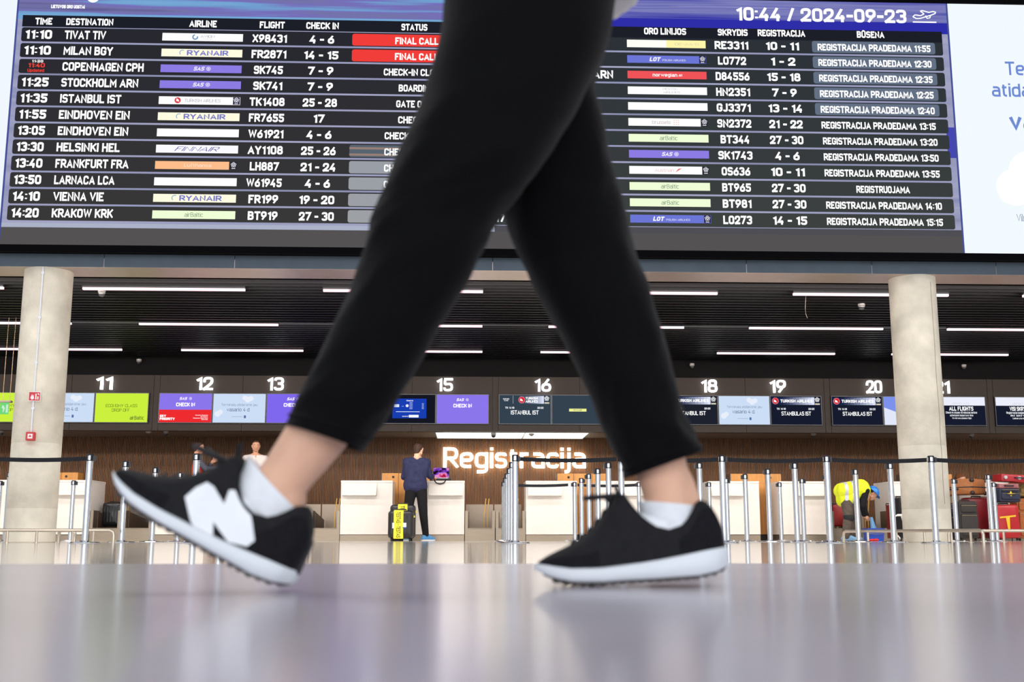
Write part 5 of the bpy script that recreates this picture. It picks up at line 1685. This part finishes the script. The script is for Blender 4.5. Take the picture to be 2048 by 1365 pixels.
for S_, sd_ in ((NEAR, 3.1), (FAR, 9.7)):
    rr = leg_rings(S_, wr=0, hem=False)
    for q in (-5,):
        ring = rr[q]; c = sum(ring, V()) / len(ring); pts = [c + (p - c) * 1.012 for p in ring]
        MB().tube(pts + [pts[0]], .0016, 5, caps=False).build('hem_stitching', m_tro, tro)

# shoes: profile measured along the foot, heel at x=0
LEN = .302


def interp(tab, x):
    for a, b in zip(tab[:-1], tab[1:]):
        if x <= b[0]:
            t = (x - a[0]) / (b[0] - a[0]) if b[0] > a[0] else 0
            t = max(0, min(1, t)); return a[1] + (b[1] - a[1]) * t
    return tab[-1][1]


TOP_FAR = [(0, .07), (.01, .092), (.02, .108), (.032, .118), (.042, .112), (.055, .092), (.07, .079), (.09, .074), (.11, .08), (.128, .094), (.145, .116), (.155, .134), (.163, .136), (.178, .114), (.2, .09), (.215, .076), (.235, .064), (.26, .054), (.28, .046), (.293, .04), (.302, .032)]
TOP_NEAR = [(0, .07), (.01, .092), (.02, .108), (.032, .118), (.042, .112), (.055, .092), (.07, .079), (.09, .074), (.11, .08), (.128, .094), (.143, .118), (.153, .135), (.161, .129), (.169, .110), (.179, .097), (.192, .085), (.207, .072), (.223, .062), (.246, .052), (.266, .046), (.285, .041), (.297, .035), (.302, .028)]
TOP = TOP_NEAR
SB = [(0, .010), (.02, .004), (.05, 0), (.21, 0), (.25, .004), (.28, .012), (.302, .024)]
ST0 = [(0, .036), (.03, .034), (.09, .027), (.13, .023), (.2, .020), (.25, .022), (.28, .027), (.302, .031)]
ST_NEAR = [(x, z * .86) for x, z in ST0]
ST_FAR = [(x, z * 1.12) for x, z in ST0]
ST = ST_NEAR
SW = [(0, .016), (.006, .026), (.02, .037), (.05, .044), (.1, .045), (.14, .043), (.18, .042), (.22, .047), (.25, .046), (.275, .037), (.293, .022), (.302, .006)]
PEX, QEX = .55, .75


def shoe_w(x): return interp(SW, x) * (.98 if x > .16 else .96)


def collar(x): return .86 if x < .15 else .86 * max(0, (.2 - x) / .05)


def side_pt(x, z, off=0.0):
    zb, zt = interp(ST, x) - .004, interp(TOP, x)
    s = max(0.0, min(.999, (z - zb) / (zt - zb))); an = math.asin(s ** (1 / QEX))
    tw = collar(x)
    w = shoe_w(x); c_ = math.cos(an) ** PEX
    return (w * (tw + (1 - tw) * c_) + off)


def make_shoe(H, ex, s):
    """H heel point, ex along the foot; side=-1: y- faces the camera"""
    ex = V(ex).normalized(); ez = V((-ex.z, 0, ex.x)); ez = ez if ez.z > 0 else -ez; ey = V((0, 1, 0))
    T = lambda x, y, z: H + (ex * x + ey * y + ez * z) * s
    xs = [0, .004, .01, .018, .026, .034, .042, .05, .06, .07, .08, .09, .1, .11, .12, .13, .14, .148, .155, .162, .17, .18, .19, .2, .21, .22, .23, .24, .25, .26, .27, .28, .288, .295, .30]
    n = 24
    rings = []
    for x in xs:
        zb, zt = interp(ST, x) - .004, interp(TOP, x); w = shoe_w(x); ring = []
        tw = collar(x)
        for k in range(n + 1):
            an = PI * k / n; c_ = math.cos(an); s_ = math.sin(an)
            y = w * (tw + (1 - tw) * abs(c_) ** PEX) * (1 if c_ >= 0 else -1)
            if abs(c_) < 1e-6: y = 0
            z = zb + (zt - zb) * s_ ** QEX
            ring.append(T(x, y, z))
        ring.append(T(x, 0, zb))
        rings.append(ring)
    up = MB().loft(rings).build('shoe', M('black_trainer_mesh', (20, 20, 24), .8, 0, .3, .25, 90, .3, 300), walker, smooth=True, auto=60)
    # midsole
    rings = []
    xs2 = [-.006, 0, .01, .02, .035, .05, .08, .11, .14, .17, .2, .23, .25, .27, .285, .296, .304]
    for x in xs2:
        xx = max(0, min(.302, x)); zb, zt = interp(SB, xx), interp(ST, xx); w = interp(SW, xx) + .003
        if x < 0: w = .012; zb += .004; zt -= .006
        if x > .302: w = .004
        rings.append([T(x, w * a, zb + (zt - zb) * b) for (a, b) in ((.9, 0), (.99, .15), (1.03, .5), (1.0, .9), (.94, 1), (-.94, 1), (-1.0, .9), (-1.03, .5), (-.99, .15), (-.9, 0))])
    MB().loft(rings).build('midsole', M('white_foam_sole', (214, 219, 226), .6), up, smooth=True, auto=40)
    mb = MB(); rings = []
    for x in (.0, .02, .05, .1, .15, .2, .24, .27, .29):
        zb = interp(SB, x); w = interp(SW, x)
        rings.append([T(x, w * .93, zb + .002), T(x, w * .93, zb - .003), T(x, -w * .93, zb - .003), T(x, -w * .93, zb + .002)])
    mb.loft(rings)
    x = .006
    while x < .27:
        w = interp(SW, x) * .93; zb = interp(SB, x)
        for sy in (-1, 1):
            pts = [T(a, sy * w * b, zb + c) for c in (-.006, -.002) for (a, b) in ((x, .25), (x + .008, .25), (x + .008, 1.0), (x, 1.0))]
            mb.add(pts, [(0, 1, 2, 3), (7, 6, 5, 4), (0, 4, 5, 1), (1, 5, 6, 2), (2, 6, 7, 3), (3, 7, 4, 0)])
        x += .0145
    mb.build('outsole', M('dark_gum_rubber', (58, 54, 54), .7), up)
    mb = MB(); mb.cone(T(.006, 0, .03), .012, T(.012, 0, .07), .014, 12, 4); mb.build('heel_cap', M('dark_heel_rubber', (44, 42, 46), .5), up, smooth=True)
    # suede guard round the toe and heel, laces, eyelets
    for sg in (-1, 1):
        for (nm, xa, xb, zb_) in (('toe_guard', .205, .299, .55), ('heel_guard', .006, .075, .75)):
            N = 14; vs = []; fs = []
            for i in range(N + 1):
                x = xa + (xb - xa) * i / N; z0, z1 = interp(ST, x), interp(TOP, x)
                top = z0 + (z1 - z0) * zb_ * (1 - .25 * math.cos(PI * i / N) * (1 if xa > .1 else -1))
                for q in range(5):
                    z = z0 + (top - z0) * q / 4; vs.append(T(x, sg * side_pt(x, z, .0016), z))
            for i in range(N):
                for q in range(4): fs.append((i * 5 + q, i * 5 + q + 1, (i + 1) * 5 + q + 1, (i + 1) * 5 + q))
            MB().add(vs, fs).build(nm, M('black_suede', (26, 26, 30), .95, 0, .1, .2, 200), up, smooth=True)
    mb = MB()
    for x in (.172, .184, .197, .21, .224, .238):
        pts = []
        for q in range(9):
            w = -1 + 2 * q / 8; zt = interp(TOP, x); zz = zt - .022 * abs(w) ** 1.6 + .003
            pts.append(T(x + .006 * w, w * .024, zz))
        mb.tube(pts, .0032, 6)
    for sg in (-1, 1):
        c0 = T(.174, 0, interp(TOP, .174) + .008)
        loop = [c0 + (ex * (.02 * math.sin(a) + .012 * (1 - math.cos(a))) + ey * sg * .026 * (1 - math.cos(a)) + ez * (.016 * math.sin(a * .5) - .006 * (1 - math.cos(a)))) for a in [2 * PI * i / 14 for i in range(15)]]
        mb.tube(loop, .003, 6)
    mb.ell(c0, (.008, .008, .007), 10, 6)
    mb.build('laces', M('black_lace', (24, 24, 28), .8), up, smooth=True)
    mb = MB(); mb.loft([[T(.150 + a * .01 + tt * .014, .020 * math.cos(2 * PI * i / 12), .11 + tt * .036 + .006 * math.sin(2 * PI * i / 12)) for i in range(12)] for a, tt in ((0, 0), (0, .5), (0, 1.0))])
    mb.build('tongue', M('black_trainer_mesh', (20, 20, 24), .8), up, smooth=True)
    return up, T, ex, ez


aN = math.radians(28.5)
HN = L_(572, 1180, 1.56)
shN, TN, exN, ezN = make_shoe(HN, (-math.cos(aN), 0, math.sin(aN)), .935)
aF = math.radians(3.9); TOP, ST = TOP_FAR, ST_FAR
HF = L_(1450, 1152, 1.715); HF.z = .0205
shF, TF, exF, ezF = make_shoe(HF, (-math.cos(aF), 0, -math.sin(aF)), .94)
TOP, ST = TOP_NEAR, ST_NEAR
# letter on the near shoe's outer side, traced in the shoe's own side view
Nz = [(682, 555), (760, 485), (840, 448), (890, 480), (965, 605), (1000, 505), (1080, 505), (1145, 560), (1185, 870), (1130, 912), (995, 880), (888, 735), (885, 850), (790, 835), (735, 780)]
loc = []
for (a, b) in Nz:
    p = L_(a / 3.592 + 180, b / 3.592 + 840, 1.52) - HN
    loc.append((p.dot(exN) / .935, p.dot(ezN) / .935))
bm = bmesh.new(); vs_ = [bm.verts.new((x, 0, z)) for x, z in loc]
for tri in tessellate_polygon([[V((x, z, 0)) for x, z in loc]]):
    try: bm.faces.new([vs_[i] for i in tri])
    except ValueError: pass
bmesh.ops.subdivide_edges(bm, edges=bm.edges[:], cuts=4, use_grid_fill=True)
bmesh.ops.triangulate(bm, faces=bm.faces[:])
for vv in bm.verts:
    x, z = vv.co.x, vv.co.z
    zt = interp(TOP, x); z_ = min(z, zt - .004); z_ = max(z_, interp(ST, x))
    vv.co = TN(x, -side_pt(x, z_, .0028), z_)
me = bpy.data.meshes.new('side_letter'); bm.to_mesh(me); bm.free(); me.materials.append(M('white_shoe_letter', (228, 232, 238), .5))
o = bpy.data.objects.new('side_letter', me); C.objects.link(o); o.parent = shN; o['label'] = 'white letter on the shoe side'

# socks
m_sock = M('white_knit_sock', (226, 230, 236), .9, 0, .2, .05, 60, .2, 300)
for sec in ([(497, 912, 608, 1031, 1.560, .0385), (488, 935, 600, 1042, 1.560, .038), (476, 960, 592, 1052, 1.560, .036), (470, 985, 582, 1062, 1.560, .033)],
            [(1275, 1003, 1394, 1013, 1.715, .037), (1280, 1024, 1395, 1034, 1.715, .037), (1286, 1045, 1394, 1055, 1.715, .036), (1290, 1075, 1390, 1080, 1.715, .033)]):
    sk = MB().loft(leg_rings(sec, 4, 28, 0, 0, 1.0, False))
    if sec[0][0] < 1000: sk.cone(L_(545, 985, 1.56), .036, L_(548, 1015, 1.56), .035).cone(L_(545, 1000, 1.56), .035, L_(440, 1035, 1.56), .026)
    else: sk.cone(L_(1338, 1030, 1.715), .036, L_(1338, 1060, 1.715), .036).cone(L_(1330, 1055, 1.715), .036, L_(1240, 1088, 1.715), .030)
    sk.build('sock', m_sock, walker, smooth=True, auto=60)

# body under the clothes
m_wskin = M('walker_skin', (216, 170, 144), .5, 0, .4, .08, 18)
b = MB()
hipN, hipF = L_(1075, -20, 1.580), L_(1088, -20, 1.685)
limb(b, [hipN, L_(880, 455, 1.560), L_(690, 780, 1.560), L_(632, 872, 1.560), L_(570, 955, 1.560), L_(548, 985, 1.560)], [.095, .062, .05, .0425, .036, .036])
b.cone(L_(548, 1010, 1.560), .032, L_(440, 1035, 1.560), .022); b.cone(L_(440, 1035, 1.560), .022, L_(300, 1000, 1.560), .014); b.cone(L_(552, 1070, 1.560), .028, L_(570, 1000, 1.560), .03)
limb(b, [hipF, L_(1122, 470, 1.705), L_(1288, 820, 1.715), L_(1322, 935, 1.715), L_(1337, 1000, 1.715), L_(1338, 1050, 1.715)], [.08, .055, .05, .040, .037, .035])
b.cone(L_(1338, 1060, 1.715), .036, L_(1240, 1090, 1.715), .028); b.cone(L_(1240, 1090, 1.715), .028, L_(1140, 1130, 1.715), .016); b.cone(L_(1360, 960, 1.715), .020, L_(1380, 1030, 1.715), .024)
pel = (hipN + hipF) / 2 + V((0, 0, .05)); che = pel + V((-.04, 0, .30)); nk = pel + V((-.05, 0, .51)); hc = pel + V((-.09, 0, .655))
s1, s2 = che + V((0, -.17, .14)), che + V((0, .17, .14))
torso(b, pel, che, nk, (s2, s1), -.01, (0, 1, 0))
e1, w1 = s1 + V((.10, -.04, -.25)), s1 + V((-.08, -.04, -.36))
e2, w2 = s2 + V((-.06, .05, -.26)), s2 + V((-.26, .0, -.20))
limb(b, [s1, e1, w1], [.046, .037, .028]); limb(b, [s2, e2, w2], [.046, .037, .028])
hand(b, w1, (-.9, .1, .2), (0, 1, 0), -1, .7, .92); hand(b, w2, (-.8, -.1, .5), (0, -1, 0), 1, .7, .92)
P_ = head(b, hc, (-1, 0, -.08), (0, 0, 1), .97)
remesh(b, 'body', m_wskin, walker, .006, 3)
face(P_, .97, walker)
h = MB(); hair_short(h, P_, 1.0, .03); h.cone(P_(-.10, .02), .04, P_(-.14, -.10), .025); remesh(h, 'hair', M('brown_hair', (104, 62, 34), .7, 0, .3, .3, 60), walker, .008, 1)
# white top with a loose hem
xf, xb = L_(882, -43, 1.640), L_(1306, -38, 1.640)
j = MB(); rings = []
for (dz, gx, gy) in ((0, 1.0, .2), (.05, .97, .2), (.13, .86, .19), (.24, .78, .17), (.34, .72, .16)):
    cx_ = (xf.x + xb.x) / 2 - .05 * dz; hx = (xb.x - xf.x) / 2 * gx
    rings.append([V((cx_ + hx * math.cos(2 * PI * i / 32), .01 + gy * math.sin(2 * PI * i / 32), (xf.z + xb.z) / 2 + dz)) for i in range(32)])
j.loft(rings); torso(j, pel + V((0, 0, .12)), che, nk - V((0, 0, .05)), (s2, s1), .012, (0, 1, 0))
limb(j, [s1, e1, w1 * .85 + e1 * .15], [.06, .055, .045]); limb(j, [s2, e2, w2 * .85 + e2 * .15], [.06, .055, .045])
remesh(j, 'loose_top', M('white_knit_top', (232, 230, 228), .85, 0, .2, .06, 30), walker, .012)
